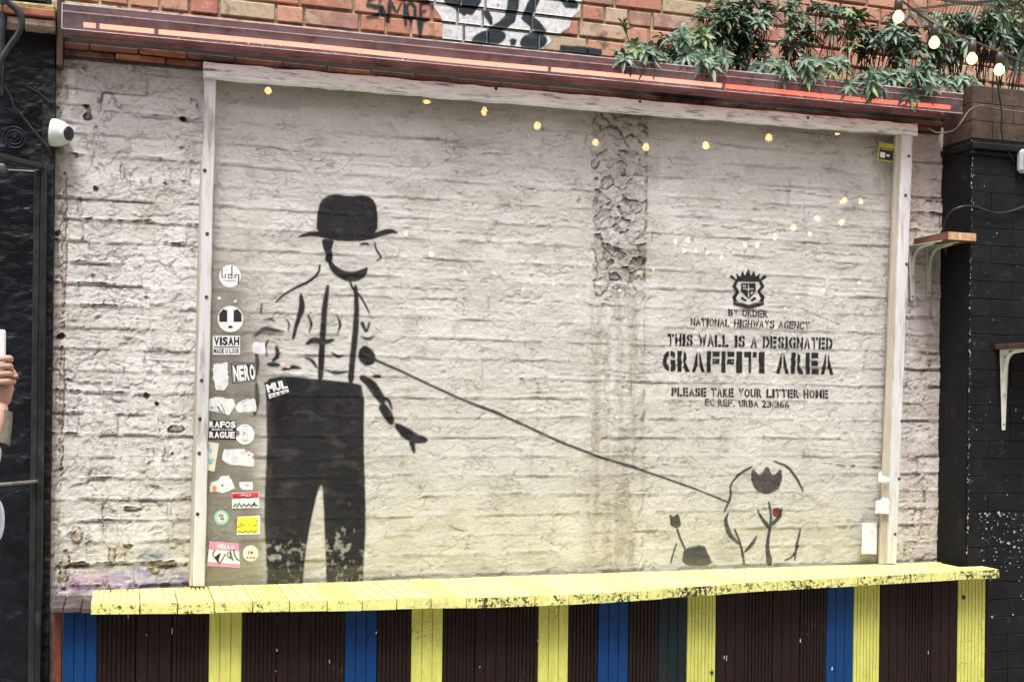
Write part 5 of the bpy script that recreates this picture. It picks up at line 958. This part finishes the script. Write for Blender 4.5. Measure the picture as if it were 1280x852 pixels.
# =================================================================== person at the left edge, raising a phone
SK = mat('skin', (.50, .28, .20), .5, .06, 30); OLV = mat('olive_grey_cloth', (.16, .15, .11), .85, .15, 60, .001, 200); SHW = mat('pale_shirt_cloth', (.52, .55, .48), .8, .08, 50, .001, 200); DRK = mat('dark_trouser_cloth', (.03, .03, .04), .85, .2, 50)
hw = wp(3, 497, -1.1)     # wrist
person = empty('person', (hw.x-.42, -1.35, 0), 'person cut off by the left edge holding up a white phone, sleeve rolled back', 'person')
def skin(name, pts, edges, m_, parent, sub=2, root=0):
    me = bpy.data.meshes.new(name); org = wloc(parent); me.from_pydata([tuple(Vector(p[:3])-org) for p in pts], edges, []); o = bpy.data.objects.new(name, me); COL.objects.link(o); o.parent = parent; WL[o.name] = org
    md = o.modifiers.new('skin', 'SKIN'); md.use_smooth_shade = True; s = o.modifiers.new('sub', 'SUBSURF'); s.levels = sub; s.render_levels = sub
    for i, p in enumerate(pts):
        r_ = p[3]; me.skin_vertices[0].data[i].radius = (r_, p[4] if len(p) > 4 else r_)
    for i in range(len(pts)): me.skin_vertices[0].data[i].use_root = (i == root)
    me.materials.append(m_); return o
bx, by = hw.x-.40, -1.38
el = Vector((hw.x-.075, -1.22, 1.42)); she = Vector((bx+.17, by, 1.42)); 
pts = [(bx, by, .93, .15, .11), (bx, by, 1.12, .14, .10), (bx, by, 1.30, .16, .11), (bx, by, 1.44, .12, .09), (bx, by+.01, 1.53, .055), (bx, by+.03, 1.62, .075, .085), (bx, by+.04, 1.72, .075, .09),
       (she.x, she.y, she.z, .055), (el.x-.06, el.y-.02, 1.34, .042), (el.x, el.y, 1.40, .040), ((el.x+hw.x)/2, -1.16, 1.53, .036), (hw.x, -1.1, hw.z-.01, .024, .020),
       (bx-.17, by, 1.42, .055), (bx-.22, by+.06, 1.20, .042), (bx-.12, by+.24, 1.40, .036), (bx+.10, -1.12, 1.68, .022),
       (bx+.09, by, .88, .085), (bx+.10, by, .50, .058), (bx+.10, by, .09, .038), (bx+.10, by+.12, .04, .036), (bx-.09, by, .88, .085), (bx-.10, by, .50, .058), (bx-.10, by, .09, .038), (bx-.10, by+.12, .04, .036)]
ed = [(0,1),(1,2),(2,3),(3,4),(4,5),(5,6),(3,7),(7,8),(8,9),(9,10),(10,11),(3,12),(12,13),(13,14),(14,15),(0,16),(16,17),(17,18),(18,19),(0,20),(20,21),(21,22),(22,23)]
skin('body', pts, ed, SK, person)
skin('jacket', [(bx, by, .95, .185, .14), (bx, by, 1.15, .17, .125), (bx, by, 1.32, .19, .13), (bx, by, 1.46, .13, .10), (she.x, she.y, she.z, .075), (el.x-.06, el.y-.02, 1.34, .062), (el.x, el.y, 1.40, .058), (hw.x-.018, -1.13, 1.55, .032), (bx-.17, by, 1.42, .075), (bx-.22, by+.06, 1.20, .060), (bx-.12, by+.24, 1.40, .050), (bx-.02, by+.25, 1.52, .040)], [(0,1),(1,2),(2,3),(3,4),(4,5),(5,6),(6,7),(3,8),(8,9),(9,10),(10,11)], SHW, person)
skin('trousers', [(bx, by, .95, .165, .12), (bx+.09, by, .86, .10), (bx+.10, by, .50, .075), (bx+.10, by, .10, .062), (bx-.09, by, .86, .10), (bx-.10, by, .50, .075), (bx-.10, by, .10, .062)], [(0,1),(1,2),(2,3),(0,4),(4,5),(5,6)], DRK, person)
skin('hair', [(bx, by+.005, 1.74, .085, .095), (bx, by-.02, 1.66, .075, .075), (bx, by-.03, 1.60, .05)], [(0,1),(1,2)], mat('brown_hair', (.05, .03, .02), .6, .2, 80), person)
# face
for s_ in (-1, 1): MB().lathe((bx+s_*.030, by+.118, 1.69), (0, 1, 0), [(0, .010), (.006, .008), (.009, .003)], 10).build('eye', mat('eye_white', (.6, .6, .6), .2, .05), person, True)
MB().lathe((bx, by+.118, 1.665), (0, 1, -.1), [(0, .014), (.012, .010), (.020, .004)], 10).build('nose', SK, person, True); MB().box((bx-.022, by+.108, 1.628), (bx+.022, by+.120, 1.636), .003).build('mouth', mat('lip', (.40, .12, .10), .5, .05), person)
# turned-back cuff
cf = [Vector((hw.x-.002, -1.105, hw.z-.035)), Vector((hw.x-.006, -1.112, hw.z-.075)), Vector((hw.x-.012, -1.125, hw.z-.12))]
MB().tube(cf, [.028, .031, .034], 16, False).build('cuff', OLV, person, True)
# hand: palm, four unequal bent fingers, thumb
W = hw; hp = [(W.x, -1.1, W.z-.03, .021, .018), (W.x+.002, -1.1, W.z+.01, .026, .016), (W.x+.004, -1.095, W.z+.045, .034, .016), (W.x+.004, -1.09, W.z+.072, .036, .014)]
he = [(0,1),(1,2),(2,3)]
for i, l in enumerate((.98, 1.08, 1.0, .80)):
    b0 = len(hp); z0 = W.z+.098-.0195*i; x0 = W.x+.006
    hp += [(x0, -1.092, z0-.006, .0098), (x0+.010+.003*l, -1.108, z0+.003, .0096), (x0+.004+.006*l, -1.128, z0+.004, .0090), (x0-.014*l, -1.138, z0+.001, .0080), (x0-.030*l, -1.138, z0-.003, .0072)]
    he += [(3 if i < 2 else 2, b0), (b0, b0+1), (b0+1, b0+2), (b0+2, b0+3), (b0+3, b0+4)]
b0 = len(hp); hp += [(W.x-.018, -1.108, W.z+.03, .013), (W.x-.028, -1.125, W.z+.052, .011), (W.x-.030, -1.135, W.z+.078, .0095), (W.x-.024, -1.137, W.z+.096, .0085)]; he += [(1, b0), (b0, b0+1), (b0+1, b0+2), (b0+2, b0+3)]
skin('hand', hp, he, SK, person)
ph = wp(-8, 448, -1.118); phone = empty('phone', ph, 'white phone held up by the hand at the left edge', 'phone')
MB().box(ph+Vector((-.055, -.0, -.06)), ph+Vector((.028, .010, .075)), .004).build('case', mat('white_phone_case', (.75, .76, .78), .3, .03, 10), phone); MB().box(ph+Vector((-.051, .0102, -.056)), ph+Vector((.022, .0115, .071)), .0003).build('screen', mat('phone_screen', (.02, .02, .025), .1, .05), phone)
q_ = wp(-3, 650, -1.12)
tag(MB().tube([q_+Vector((.012*math.cos(a_)*1.3-.006, 0, .050*math.sin(a_))) for a_ in np.linspace(0, 2*math.pi, 25)], .0075, 10, False).build('bag_handle', mat('white_bag_handle', (.66, .70, .76), .4, .05, 10), None, True), 'curved white bag handle showing at the left edge below the raised hand', 'bag handle')
